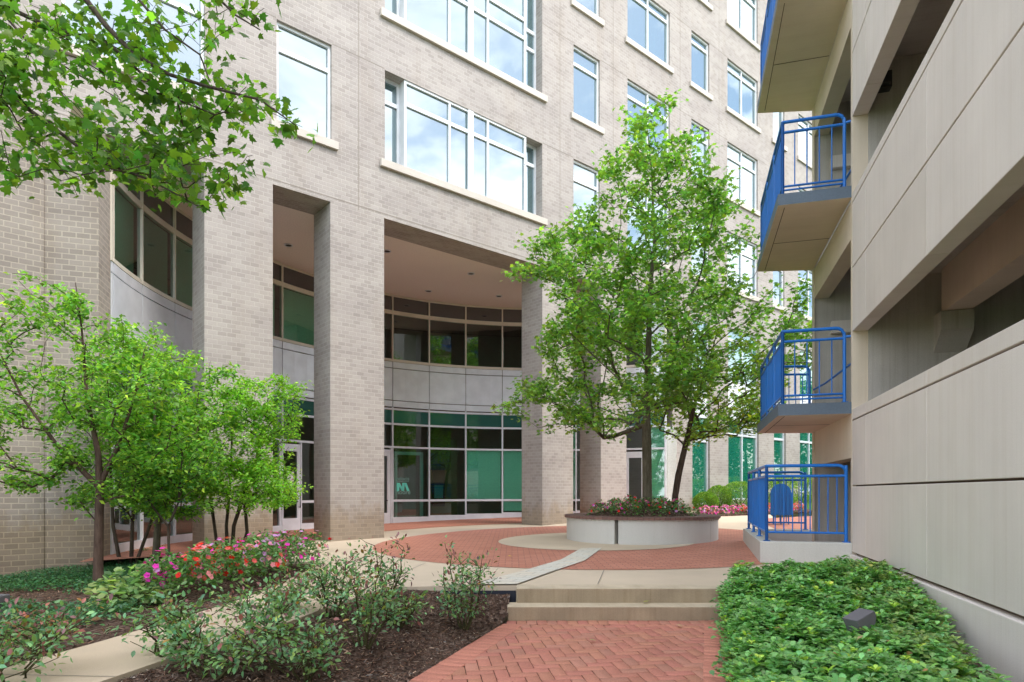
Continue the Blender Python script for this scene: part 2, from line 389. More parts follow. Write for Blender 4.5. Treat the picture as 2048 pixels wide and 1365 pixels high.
# joints cut across the walk and the plaza edge
for i_, y_ in enumerate((3.9, 4.95, 6.05, 7.1, 8.2)):
    xa = poly_x(WL, y_) + .01; xb = poly_x(WR, y_) - .01 if y_ < 7.3 else -1.2
    sheet('walk_joint', [(xa, y_), (xb, y_ - .05), (xb, y_ - .042), (xa, y_ + .008)], zp, 'caulk', .4, dz=.007)
for P_, Q_ in (((2.9, 7.35), (3.3, 8.85)), ((1.0, 7.52), (1.25, 8.75)), ((-2.7, 9.8), (-2.35, 10.9)), ((-1.6, 7.5), (-1.3, 9.7)), ((3.35, 11.9), (4.9, 11.2))):
    u_ = Vector((Q_[0] - P_[0], Q_[1] - P_[1])).normalized(); n_ = (-u_.y * .005, u_.x * .005)
    sheet('plaza_joint', [(P_[0] - n_[0], P_[1] - n_[1]), (Q_[0] - n_[0], Q_[1] - n_[1]), (Q_[0] + n_[0], Q_[1] + n_[1]), (P_[0] + n_[0], P_[1] + n_[1])], zp, 'caulk', .5, dz=.008)
# lawn beyond
zlawn = lambda x, y: zp(x, y) + .10 * sst((y - 20) / 3)
sheet('lawn', [(5.9, 20.6), (8.6, 20.3), (13, 21.6), (19, 26.5), (16, 30), (8, 24.6)], zlawn, 'grass_ground', .5, dz=.03)
# left garden
def zgarden(x, y): return zl(x, y) - .02
sheet('garden_bed', [(-3.42, 1.0), (-3.27, 3.8), (-3.07, 4.7), (-2.92, 5.6), (-2.80, 6.5), (-2.76, 7.2), (-2.82, 8.2), (-2.87, 9.2), (-3.1, 9.95), (-4.3, 10.65), (-5.3, 12.45), (-9.3, 13.5), (-14, 10), (-14, 1)], zgarden, 'mulch', .35)
sheet('mulch_bed', [(pathL(1.5), 1.5), (-.04, 6.93), (-.02, 7.43), (-1.30, 7.40), (-1.53, 6.9), (-1.74, 6.1), (-1.88, 5.4), (-2.23, 4.4), (-2.48, 3.3), (-2.58, 1.0), (-1.9, 1.0)], zm, 'mulch', .16)
sheet('planting_bed', [(pathR(1.2), 1.2), (2.29, 6.93), (2.40, 7.18), (4.35, 7.6), (4.25, 7.45), (1.9, -1.2), (.6, -1.2)], zg, 'mulch', .4)
# steps
mb = MB()
mb.box(-.05, 2.31, 6.93, 7.22, -.2, .150)
mb.box(.05, 2.38, 7.18, 7.50, .02, zp(1.2, 7.3) + .006)
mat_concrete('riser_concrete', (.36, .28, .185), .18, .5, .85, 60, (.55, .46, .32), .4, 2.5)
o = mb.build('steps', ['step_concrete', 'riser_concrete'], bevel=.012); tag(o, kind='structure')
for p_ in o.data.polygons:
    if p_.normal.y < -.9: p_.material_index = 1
mb = MB(); mb.box(-1.15, .045, 7.425, 7.447, .0, zp(-.6, 7.4) - .05); tag(mb.build('edging_strip', 'edging'), kind='structure')
# brick path: every paver is modelled
def brick_path():
    W, L, gp = .108, .216, .006; ph = R_(7.2); ca, sa = math.cos(ph), math.sin(ph)
    P, Rm, S, Cc = [], [], [], []
    def add(cx, cy, sx, sy, ang, dz=0):
        P.append((cx, cy, dz + random.uniform(-.0018, .0018))); c, s = math.cos(ang), math.sin(ang)
        Rm.append([[c, -s, 0], [s, c, 0], [0, 0, 1]]); S.append((sx - gp, sy - gp, .05))
        v = random.uniform(.92, 1.08); r = random.random()
        col = (.50 * v, .205 * v * (1 + .08 * random.uniform(-1, 1)), .140 * v)
        if r < .18: col = (.48 * v, .215 * v, .15 * v)
        Cc.append(col)
    for i in range(-45, 60):
        for j in range(-60, 60):
            c = (i - j) % 4
            if c == 0: u, w, sx, sy = (i + 1) * W, (j + .5) * W, L, W
            elif c == 3: u, w, sx, sy = (i + .5) * W, (j + 1) * W, W, L
            else: continue
            x = .9 + u * ca - w * sa; y = 4.5 + u * sa + w * ca
            if 1.3 < y < 6.93 - .135 and pathL(y) + .135 < x < pathR(y) - .135: add(x, y, sx, sy, ph)
    for fn, sg in ((pathL, 1), (pathR, -1)):
        ang = math.atan2(1, .31); y = 1.4; x = 0
        while y < 6.74:
            add(fn(y) + sg * .115, y, W, .225, ang - math.pi / 2 + (math.pi / 2), .003) if False else None
            P.append((fn(y) + sg * .112, y, .003 + random.uniform(-.001, .001))); a = math.atan2(.31, 1)
            c, s = math.cos(-a), math.sin(-a); Rm.append([[c, -s, 0], [s, c, 0], [0, 0, 1]]); S.append((.222, W - gp, .05))
            v = random.uniform(.92, 1.12); Cc.append((.53 * v, .21 * v, .145 * v)); y += W * 1.0 / math.hypot(1, .0)
    x = -.06
    while x < 2.33:
        add(x + W / 2, 6.93 - .10, W, .2, 0, .004); x += W
    h = .5; b = .46
    T = [(-h, -h, -1), (h, -h, -1), (h, h, -1), (-h, h, -1), (-h, -h, -.06), (h, -h, -.06), (h, h, -.06), (-h, h, -.06), (-b, -b, 0), (b, -b, 0), (b, b, 0), (-b, b, 0)]
    F = [(0, 1, 5, 4), (1, 2, 6, 5), (2, 3, 7, 6), (3, 0, 4, 7), (4, 5, 9, 8), (5, 6, 10, 9), (6, 7, 11, 10), (7, 4, 8, 11), (8, 9, 10, 11)]
    o = batch('brick_path', T, F, np.array(P), np.array(Rm), np.array(S), np.array(Cc), 'paver_brick'); tag(o, kind='structure')
    y0 = 1.2
    mb = MB(); mb.face([(pathL(y0), y0, -.008), (pathR(y0), y0, -.008), (pathR(6.95), 6.95, -.008), (pathL(6.95), 6.95, -.008)])
    tag(mb.build('path_sand', 'soil'), kind='structure')
brick_path()
g = MB(); g.face([(-14, -14, -.012), (14, -14, -.012), (14, 1.3, -.012), (-14, 1.3, -.012)]); tag(g.build('rear_lawn', 'grass_ground'), kind='structure')

# ------------------------------------------------------------------ office building (local: x along the front, y inward, z up)
ANG = math.atan2(.641, .768)
B = empty('office_building', (-3.9, 13.85, 0), ANG)
tag(B, 'tall buff brick office block with tall arcade piers and a curved glass lobby wall', 'office building')
ZS = 7.62
SILL = [8.93, 12.28, 15.52, 18.72]; HEAD = [11.0, 14.3, 17.36, 20.6]
holes = []; wins = []
def addwin(t0, t1, z0, z1, mull, trans, reveal=.12, kind='w'):
    holes.append((t0, t1, z0, z1)); wins.append((t0, t1, z0, z1, mull, trans, reveal, kind))
for r in range(4):
    a, b = SILL[r], HEAD[r]; tr = [a + 1.53]
    for (t0, t1) in ((-8.3, -7.2), (-4.75, -2.51), (-1.15, .03), (7.39, 8.51), (9.77, 11.94), (13.15, 14.24), (15.40, 17.54), (18.69, 19.62), (20.8, 22.9), (24.1, 25.2)):
        addwin(t0, t1, a, b, [(t0 + t1) / 2] if t1 - t0 > 1.7 else [], tr)
addwin(1.31, 6.17, SILL[0], HEAD[0], None, [SILL[0] + 1.53], .32, 'bay')
addwin(1.31, 6.17, SILL[1] + .05, HEAD[2], None, [13.65, 14.15, 15.5, 16.85], .32, 'bay')
for (t0, t1, mu) in ((13.21, 14.27, []), (15.46, 17.61, [16.55]), (18.77, 19.74, []), (20.93, 23.0, [21.95]), (24.1, 25.2, [])):
    z0 = zp(-3.9 + .768 * t0, 13.85 + .641 * t0) + (.30 if t0 > 15 else .25)
    addwin(t0, t1, z0, 7.45, mu, [], .14, 'street')
def wall_front(t0, t1, z0, z1, hs, y=0.0):
    ts = sorted({t0, t1} | {h[i] for h in hs for i in (0, 1) if t0 < h[i] < t1})
    zs = sorted({z0, z1} | {h[i] for h in hs for i in (2, 3) if z0 < h[i] < z1}); mb = MB()
    for a, b in zip(ts, ts[1:]):
        for c, d in zip(zs, zs[1:]):
            m, n = (a + b) / 2, (c + d) / 2
            if any(h[0] < m < h[1] and h[2] < n < h[3] for h in hs): continue
            mb.face([(a, y, c), (b, y, c), (b, y, d), (a, y, d)])
    return mb
up = [h for h in holes]
mb = wall_front(-14, 27, ZS, 20.9, [h for h in up if h[3] > ZS])
for (t0, t1, z0, z1, mu, tr, rv, kd) in wins:
    if z1 < ZS: continue
    mb.face([(t0, 0, z0), (t0, rv, z0), (t0, rv, z1), (t0, 0, z1)]); mb.face([(t1, rv, z0), (t1, 0, z0), (t1, 0, z1), (t1, rv, z1)])
    mb.face([(t0, rv, z1), (t1, rv, z1), (t1, 0, z1), (t0, 0, z1)]); mb.face([(t0, 0, z0), (t1, 0, z0), (t1, rv, z0), (t0, rv, z0)])
mb.face([(-4.99, .87, ZS), (12.07, .87, ZS), (12.07, 0, ZS), (-4.99, 0, ZS)])
mb.box(-14, 27, .9, 12, 20.88, 20.9); mb.face([(-14, 0, 20.9), (27, 0, 20.9), (27, .9, 20.9), (-14, .9, 20.9)])
mb.box(-14, 27, 11.8, 12, 0, 20.9); mb.box(-14, -13.9, 0.002, 12, -1, 20.9); mb.box(26.9, 27, 0.002, 12, -1, 20.9)
mb.build('wall', 'facade_brick', B)
# lower right wall with tall street windows
low = [h for h in holes if h[3] < ZS]
mb = wall_front(12.07, 27, -1, ZS, low)
for (t0, t1, z0, z1, mu, tr, rv, kd) in wins:
    if z1 > ZS: continue
    mb.face([(t0, 0, z0), (t0, rv, z0), (t0, rv, z1), (t0, 0, z1)]); mb.face([(t1, rv, z0), (t1, 0, z0), (t1, 0, z1), (t1, rv, z1)])
    mb.face([(t0, rv, z1), (t1, rv, z1), (t1, 0, z1), (t0, 0, z1)]); mb.face([(t0, 0, z0), (t1, 0, z0), (t1, rv, z0), (t0, rv, z0)])
mb.face([(12.07, .9, -1), (12.07, 0, -1), (12.07, 0, ZS), (12.07, .9, ZS)])
mb.build('lower_wall', 'facade_brick', B)
mb = MB(); mb.box(-14, -4.99, 0, .3, -1, ZS, skip='t'); mb.build('end_wall', 'end_brick_shaded', B)
# fine control joints in the brick face
mb = MB()
for t in (-5.45, .66, 6.85, 9.1, 12.5, 14.85):
    mb.box(t - .006, t + .006, -.0025, .01, ZS, 20.9)
for a, b in ((-14, -4.76), (-2.5, -1.16), (.04, 1.3), (6.18, 7.38), (8.52, 9.76), (11.95, 13.14), (14.25, 15.39), (17.55, 18.68)):
    for z in HEAD[:3]: mb.box(a, b, -.0025, .01, z + .02, z + .032)
mb.box(-14, 27, -.003, .01, ZS + .09, ZS + .105)
mb.build('control_joint', 'caulk', B)
# piers: one part each
for (a, b) in ((-2.52, -1.23), (0.0, 1.29), (6.17, 7.37), (8.55, 9.72)):
    mb = MB(); mb.box(a, b, .0, .87, -1, ZS, skip='t'); mb.build('pier', 'facade_brick', B)
# local arc centre
ct = ((CX + 3.9) * .768 + (CY - 13.85) * .641); cd = (-(CX + 3.9) * .641 + (CY - 13.85) * .768)
adeg = math.degrees(ANG)
def arc(wdeg, z, r=CR, off=0.0):
    a = R_(wdeg - adeg); return (ct + (r + off) * math.cos(a), cd + (r + off) * math.sin(a), z)
A0, A1 = 203.0, 56.0      # world angles where the curve meets the front
def arcband(mb, a0, a1, z0, z1, off=0.0, mi=0, n=None, zb=None):
    n = n or max(1, int(abs(a1 - a0) / 2.2))
    for i in range(n):
        p, q = a0 + (a1 - a0) * i / n, a0 + (a1 - a0) * (i + 1) / n
        L = CR * R_(1)
        za0 = z0 if zb is None else zb(p); za1 = z0 if zb is None else zb(q)
        mb.face([arc(p, za0, off=off), arc(q, za1, off=off), arc(q, z1, off=off), arc(p, z1, off=off)],
                [(-p * L, za0), (-q * L, za1), (-q * L, z1), (-p * L, z1)], mi, sm=False)
def arcbar(mb, a0, a1, z0, z1, o0, o1, n=None):
    n = n or max(1, int(abs(a1 - a0) / 2.2))
    for i in range(n):
        p, q = a0 + (a1 - a0) * i / n, a0 + (a1 - a0) * (i + 1) / n
        A = [arc(p, z0, off=o0), arc(q, z0, off=o0), arc(q, z1, off=o0), arc(p, z1, off=o0)]
        C = [arc(p, z0, off=o1), arc(q, z0, off=o1), arc(q, z1, off=o1), arc(p, z1, off=o1)]
        mb.face(A); mb.face(C[::-1]); mb.face([A[3], A[2], C[2], C[3]]); mb.face([C[0], C[1], A[1], A[0]])
        if i == 0: mb.face([C[0], A[0], A[3], C[3]])
        if i == n - 1: mb.face([A[1], C[1], C[2], A[2]])
def gz(w):   # floor height under the glass at world angle w
    return zp(CX + CR * math.cos(R_(w)), CY + CR * math.sin(R_(w)))
# curved brick return at the left end, and its partner at the right
GL, GR = 193.5, 62.3
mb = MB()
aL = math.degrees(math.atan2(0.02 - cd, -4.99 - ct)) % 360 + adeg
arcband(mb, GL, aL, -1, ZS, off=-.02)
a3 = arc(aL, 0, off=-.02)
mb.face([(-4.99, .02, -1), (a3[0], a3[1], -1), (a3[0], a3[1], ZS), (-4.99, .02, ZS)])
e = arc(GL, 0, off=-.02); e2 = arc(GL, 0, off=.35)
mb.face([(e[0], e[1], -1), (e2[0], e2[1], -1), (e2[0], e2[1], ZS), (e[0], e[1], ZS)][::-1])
mb.build('curved_wall', 'end_brick_shaded', B)
# soffit slab, hugging the glass curve
mb = MB(); n = 60; pts = [arc(A1 + (A0 - A1) * i / n, ZS + .012, off=.12) for i in range(n + 1)]
for p, q in zip(pts, pts[1:]):
    mb.face([(min(12.07, max(-4.99, p[0])), .86, ZS + .012), (min(12.07, max(-4.99, q[0])), .86, ZS + .012), q, p][::1])
mb.build('soffit', 'soffit_plaster', B)
ROW = [2.81, 3.54]; ZB0, ZB1 = 4.07, 5.51
mulls = [99.4 + 8.5 * k for k in range(-3, 12)]
mulls = [m for m in mulls if GR < m < GL]
allm = [GR] + mulls + [GL]
low_off = .30
doors = [(125.4, 130.0), (146.2, 150.9), (66.8, 71.2)]
def curtain():
    fr = MB(); ft = MB()
    for m in allm:
        w = .30
        arcbar(fr, m - w / 2, m + w / 2, gz(m) - .02, ZB0, -.05, .06, 1)
        arcbar(ft, m - w / 2 * .9, m + w / 2 * .9, ZB1, ZS, -.05, .06, 1)
    for a, b in zip(allm, allm[1:]):
        inner = [(d0, d1) for d0, d1 in doors if d0 > a - 1 and d1 < b + 1]
        for z in ROW + [ZB0 - .06]: arcbar(fr, a + .15, b - .15, z - .03, z + .03, -.04, .05, 3)
        spans = [(a + .15, b - .15)]
        if inner:
            d0, d1 = inner[0]; spans = [(a + .15, d0 - .12), (d1 + .12, b - .15)]; spans = [s for s in spans if s[1] - s[0] > .3]
            for m in (d0 - .15, d1 + .15): arcbar(fr, m - .12, m + .12, gz(m) - .02, ROW[0] - .03, -.045, .055, 1)
        for s0, s1 in spans:
            g0 = gz((s0 + s1) / 2)
            arcbar(fr, s0, s1, 1.08, 1.15, -.04, .05, 3); arcbar(fr, s0, s1, g0 - .03, g0 + .17, -.045, .05, 3)
        for z, h in ((ZB1 + .04, .04), (7.06, .06), (ZS - .03, .03)): arcbar(ft, a + .13, b - .13, z - h, z + h, -.04, .05, 3)
    fr.build('lower_frame', 'aluminium', B); ft.build('upper_frame', 'tan_frame', B)
    for a, b in zip(allm, allm[1:]):
        mb = MB(); inner = [(d0, d1) for d0, d1 in doors if d0 > a - 1 and d1 < b + 1]
        zs = [(gz((a + b) / 2) + .1, ROW[0])] if not inner else []
        arcband(mb, b - .1, a + .1, ROW[0], ROW[1], 0, 0, 1); arcband(mb, b - .1, a + .1, ROW[1], ZB0 - .05, 0, 1, 1)
        if inner:
            d0, d1 = inner[0]
            for s0, s1 in ((a + .1, d0 - .1), (d1 + .1, b - .1)):
                if s1 - s0 > .4: arcband(mb, s1, s0, gz((s0 + s1) / 2) + .1, ROW[0], 0, 0, 1)
        else: arcband(mb, b - .1, a + .1, zs[0][0], ROW[0], 0, 0, 1)
        mb.build('lobby_pane', ['lobby_glass', 'teal_glass'], B)
        mb = MB(); arcband(mb, b - .1, a + .1, ZB1 + .05, 7.06, 0, 0, 1); arcband(mb, b - .1, a + .1, 7.06, ZS - .02, 0, 1, 1)
        mb.build('upper_pane', ['dark_glass', 'spandrel_glass'], B)
        mb = MB()   # metal spandrel panel with reveal joints
        arcbar(mb, a + .07, b - .07, ZB0 + .01, 4.27, -.035, .05, 3); arcbar(mb, a + .07, b - .07, 4.295, 5.29, -.035, .05, 3); arcbar(mb, a + .07, b - .07, 5.315, ZB1 - .01, -.035, .05, 3)
        mb.build('spandrel_panel', 'panel_metal', B)
    mb = MB(); arcband(mb, GL, GR, ZB0 - .02, ZB1 + .02, .012, 0, 60); mb.build('panel_backing', 'joint', B)
    for d0, d1 in doors:
        g0 = gz((d0 + d1) / 2); mb = MB(); w = .9 if d1 - d0 > 3 else .5
        s = .75
        arcbar(mb, d0, d0 + s, g0 + .01, 2.72, -.03, .03, 1); arcbar(mb, d1 - s, d1, g0 + .01, 2.72, -.03, .03, 1)
        arcbar(mb, d0 + s, d1 - s, 2.52, 2.72, -.03, .03, 1); arcbar(mb, d0 + s, d1 - s, g0 + .01, g0 + .34, -.03, .03, 1)
        dr = mb.build('door', 'aluminium', B)
        gl = MB(); arcband(gl, d1 - s, d0 + s, g0 + .33, 2.53, 0, 0, 1); gl.build('glass_pane', 'dark_glass', dr)
        hd = MB(); hm = d0 + .4 if (d0 > 140 or d0 < 100) else d1 - .4
        hd.tube([arc(hm, 1.28, off=-.03), arc(hm, 1.28, off=-.09), arc(hm, 1.05 + .3, off=-.09), arc(hm, 1.05 - .1, off=-.09), arc(hm, .97, off=-.03)], .012, 6)
        hd.tube([arc(d0 + s, 1.12, off=-.06), arc(d1 - s, 1.12, off=-.06)], .015, 6); hd.build('handle', 'dark_metal', dr)
    # paper notices on the left door
    mb = MB(); arcband(mb, 149.2, 147.6, 1.45, 1.95, -.012, 0, 1); nt = mb.build('notice', 'paper', B)
    mb = MB()
    for z in (1.56, 1.64, 1.72, 1.84): arcband(mb, 148.2, 147.8, z, z + .03, -.016, 0, 1)
    mb.build('notice_print', 'paper_ink', nt)
curtain()
# lobby inside: floors, ceiling, back wall, blinds, feature wall
mb = MB()
arcband(mb, GL + 8, GR, -.2, ZS, 4.0, 0, 40); mb.build('room_back_wall', 'room_wall', B)
mb = MB(); n = 40
for z in (ZB0 + .08, ZS + .03, .0):
    pts = [(arc(GL + (GR - GL) * i / n, 0, off=.08), arc(GL + (GR - GL) * i / n, 0, off=4.0)) for i in range(n + 1)]
    for i in range(n):
        zz = (lambda w: gz(w) - .03) if z == 0 else (lambda w: z)
        w0 = GL + (GR - GL) * i / n; w1 = GL + (GR - GL) * (i + 1) / n
        (a, b), (c, d) = pts[i], pts[i + 1]
        mb.face([(a[0], a[1], zz(w0)), (c[0], c[1], zz(w1)), (d[0], d[1], zz(w1)), (b[0], b[1], zz(w0))])
mb.build('room_floor', 'room_wall', B)
mb = MB(); arcbar(mb, GR, GL, 4.16, 5.50, .13, 1.2, 30); mb.build('floor_edge', 'inner_dark', B)
bl = MB()
for a, b, z0, z1 in ((92.0, 99.1, .75, 2.78), (99.7, 107.6, 1.14, 2.78), (82.5, 90.5, 1.1, 3.5), (60, 66, 1.1, 3.5), (151.5, 158.5, 5.6, 7.0), (159.5, 167, 5.6, 7.0), (142.3, 149.8, 5.6, 7.0), (168, 175, 1.1, 3.4), (168, 175.4, 5.6, 7.0), (176.4, 184, 5.6, 7.0), (185, 192.6, 5.6, 7.0)):
    arcband(bl, b, a, z0, z1, .09, 0, 3)
bl.build('window_blind', 'blind', B)
mb = MB(); arcbar(mb, 108.4, 114.6, .4, 3.2, .9, 1.2, 2); mb.build('feature_wall', 'tenant_wall', B)
mb = MB(); arcbar(mb, 111.2, 113.9, .9, 2.35, .82, .88, 1); sg = mb.build('information_board', 'screen_frame', B)
mb = MB(); arcbar(mb, 111.6, 113.5, 1.18, 1.62, .80, .815, 1); mb.build('board_notice', 'notice_board', sg)
mb = MB(); arcbar(mb, 116.8, 117.4, .45, 2.7, .4, .5, 1); arcbar(mb, 122.6, 123.2, .45, 2.7, .4, .5, 1); arcbar(mb, 117.4, 122.6, 2.6, 2.7, .4, .5, 1); mb.build('inner_door_frame', 'aluminium', B)
# recessed downlights in the soffit
def W2L(x, y): dx, dy = x + 3.9, y - 13.85; return dx * .768 + dy * .641, -dx * .641 + dy * .768
for (px, py) in ((577, 491), (774, 503), (942, 548), (857, 583), (998, 593), (300, 395), (340, 340), (1100, 590)):
    D = 6.24 * 1290 / (985 - py); x = (px - 1024) / 1290 * D; t, d = W2L(x, D)
    mb = MB(); n = 16
    for i in range(n):
        a, b = 2 * math.pi * i / n, 2 * math.pi * (i + 1) / n
        q = lambda r, an, z: (t + r * math.cos(an), d + r * math.sin(an), z)
        mb.face([q(.08, b, ZS - .008), q(.105, b, ZS - .008), q(.105, a, ZS - .008), q(.08, a, ZS - .008)], mi=0)
        mb.face([q(.105, a, ZS - .008), q(.105, b, ZS - .008), q(.105, b, ZS + .011), q(.105, a, ZS + .011)], mi=0)
        mb.face([q(.0, 0, ZS + .004), q(.08, b, ZS + .004), q(.08, a, ZS + .004)], mi=1)
    mb.build('ceiling_light', ['aluminium', 'dark_metal'], B)
# windows
def flatwin(t0, t1, z0, z1, mu, tr, y, par, name='window', glass='sky_glass', fm='white_frame', fw=.055):
    mb = MB(); a, b = y - .05, y + .03
    mb.box(t0, t0 + fw, a, b, z0, z1); mb.box(t1 - fw, t1, a, b, z0, z1)
    mb.box(t0 + fw, t1 - fw, a, b, z1 - fw, z1); mb.box(t0 + fw, t1 - fw, a, b, z0, z0 + fw)
    ts = [t0 + fw] + [m for m in mu] + [t1 - fw]
    for m in mu: mb.box(m - .028, m + .028, a + .003, b, z0 + fw, z1 - fw)
    for z in tr:
        for i in range(len(ts) - 1):
            mb.box(ts[i] + (.028 if i else 0), ts[i + 1] - (.028 if i < len(ts) - 2 else 0), a + .006, b, z - .045, z + .045)
    w = mb.build(name, fm, par)
    mb = MB(); mb.face([(t0 + .02, y, z0 + .02), (t1 - .02, y, z0 + .02), (t1 - .02, y, z1 - .02), (t0 + .02, y, z1 - .02)]); mb.build('pane', glass, w)
    return w
def sill(t0, t1, z, par, pr=.07):
    mb = MB(); mb.box(t0 - .13, t1 + .13, -pr, .0, z - .17, z - .0); mb.box(t0, t1, .0, .12, z - .03, z + .004)
    mb.build('sill', 'sill_stone', par, bevel=.006)
for (t0, t1, z0, z1, mu, tr, rv, kd) in wins:
    if kd == 'w':
        w = flatwin(t0, t1, z0, z1, mu, tr, .115, B); sill(t0, t1, z0, w)
    elif kd == 'bay':
        f0, f1 = 1.83, 5.60; yb, yf = .31, .075
        wl = flatwin(t0, f0, z0, z1, [], tr, yb, B, 'window'); flatwin(f1, t1, z0, z1, [], tr, yb, B, 'window')
        w = flatwin(f0, f1, z0, z1, [3.11, 3.70, 3.78, 4.30], tr, yf, B, 'window')
        mb = MB(); mb.box(3.66, 3.82, yf - .07, yf - .045, z0, z1); mb.build('centre_post', 'white_frame', w)
        for q_ in (f0, f1 - .06):
            mb = MB(); mb.box(q_, q_ + .06, yf + .031, yb + .03, z0, z1); mb.build('bay_jamb', 'white_frame', w)
        sill(t0, t1, z0, w, .08)
    else:
        w = flatwin(t0, t1, z0, 4.07, mu, [3.54] if t0 > 15 else [3.2], .13, B, 'street_window', 'green_glass', 'aluminium')
        flatwin(t0, t1, 5.5, z1, mu, [7.05], .13, B, 'street_window', 'green_glass', 'aluminium')
        mb = MB(); mb.box(t0, t1, .10, .14, 4.072, 4.30); mb.box(t0, t1, .10, .14, 4.32, 5.27); mb.box(t0, t1, .10, .14, 5.29, 5.498); mb.build('white_panel', 'white_frame', B)
        mb = MB(); mb.box(t0, t1, .145, .2, 4, 5.6); mb.build('panel_backing', 'joint', B)
        if 15 < t0 < 16:
            mb = MB()
            for k in range(5): mb.box(16.62, 17.53, .06, .11, 3.60 + k * .085, 3.64 + k * .085)
            mb.build('vent_louvre', 'white_frame', w)
        if t0 in (15.46, 20.93):
            mb = MB(); mb.box(t0 + 1.15, t1 - .08, .085, .095, 2.75, 3.48) if False else None
# unseen dark core, added so no light leaks through the upper floors
mb = MB(); mb.box(-13.8, 26.8, .7, .75, ZS + .2, 20.8); mb.box(-13.8, 26.8, .75, 11.7, ZS + .2, ZS + .3); mb.box(12.2, 26.8, .3, .35, -1, ZS + .1)
mb.build('light_block_core', 'inner_dark', B)
# entrance lettering on the lobby glass
def text_part(txt, size, mat, parent, loc, rot):
    cu = bpy.data.curves.new('lettering', 'FONT'); cu.body = txt; cu.size = size; cu.align_x = 'CENTER'; cu.extrude = .001
    to = bpy.data.objects.new('lettering', cu); COL.objects.link(to); bpy.context.view_layer.update()
    dg = bpy.context.evaluated_depsgraph_get(); me = bpy.data.meshes.new_from_object(to.evaluated_get(dg))
    bpy.data.objects.remove(to); o = bpy.data.objects.new('lettering', me); COL.objects.link(o); me.materials.clear(); me.materials.append(M[mat])
    o.parent = parent; o.location = loc; o.rotation_euler = rot; return o
wm = 122.6; p = arc(wm, 0, off=-.03); rz = R_(wm - adeg) - math.pi / 2
text_part('velocis', .17, 'decal_pale', B, (p[0], p[1], 1.76), (math.pi / 2, 0, rz))
text_part('moore', .20, 'decal_pale', B, (p[0], p[1], 1.32), (math.pi / 2, 0, rz))
mb = MB()
def lp(u, z): return (p[0] + u * math.cos(rz), p[1] + u * math.sin(rz), z)
mb.face([lp(-.22, 1.72), lp(.22, 1.72), lp(.22, 1.733), lp(-.22, 1.733)])
mb.build('lettering_rule', 'decal_pale', B)
mb = MB()
for q in ([(-.20, 1.42), (-.11, 1.42), (-.11, 1.68), (-.20, 1.68)], [(-.11, 1.68), (-.11, 1.56), (-.03, 1.42), (.03, 1.42), (.01, 1.50), (-.10, 1.68)],
          [(-.01, 1.68), (-.03, 1.42), (.05, 1.42), (.07, 1.60), (.05, 1.68)], [(.05, 1.68), (.15, 1.42), (.24, 1.42), (.13, 1.68)]):
    mb.face([lp(u, z) for u, z in q])
mb.build('emblem', 'decal', B)
mb = MB(); mb.face([arc(125.9, 5.86, off=.5), arc(125.3, 5.86, off=.5), arc(125.3, 6.12, off=.5), arc(125.9, 6.12, off=.5)]); mb.build('exit_sign', 'exit_glow', B)

# ------------------------------------------------------------------ parking garage (local: x along wall going away, y outward, z up)
GA = math.atan2(.962, .2729)
G = empty('parking_garage', (4.8, 9.1, 0), GA)
tag(G, 'cream precast concrete parking garage with open decks and a stair tower at its corner', 'parking garage')
TN, TS = -13.0, 3.15
def panel(t0, t1, z0, z1, y0=-.2, y1=0.0, mat='panel_concrete', name='wall_panel', bev=.006):
    mb = MB(); mb.box(t0, t1, y0, y1, z0, z1); return mb.build(name, mat, G, bevel=bev)
VJ = [0.0, -.735, -3.04, -5.35, -7.65, -9.95, TN]
decks = [(2.55, [.54, 1.47, 2.395, 2.55]), (None, [3.65, 4.545, 5.465, 5.59]), (None, [6.68, 7.575, 8.495, 8.62]), (None, [9.71, 10.6, 11.5, 11.65])]
for lv, (q, zs) in enumerate(decks):
    for z0, z1 in zip(zs, zs[1:]):
        for a, b in zip(VJ, VJ[1:]):
            j = .010; top = z1 if z1 == zs[-1] else z1 - j
            lowz = z0 if z0 == zs[0] else z0 + j
            # the cap course sits straight on the course below, the joint runs under it
            panel(b + .003, a - .003, lowz, top)
    mb = MB(); mb.box(TN, -.01, -.195, -.05, zs[0] + .02, zs[-1] - .02); mb.build('joint_backing', 'joint', G)
# plinth under the lowest panels
mb = MB(); mb.box(TN, -.003, -.3, .03, -.3, .505); mb.build('plinth', 'panel_concrete', G, bevel=.01)
mb = MB(); mb.box(TN, -.01, -.28, -.06, .48, .56); mb.build('dark_gap', 'joint', G)
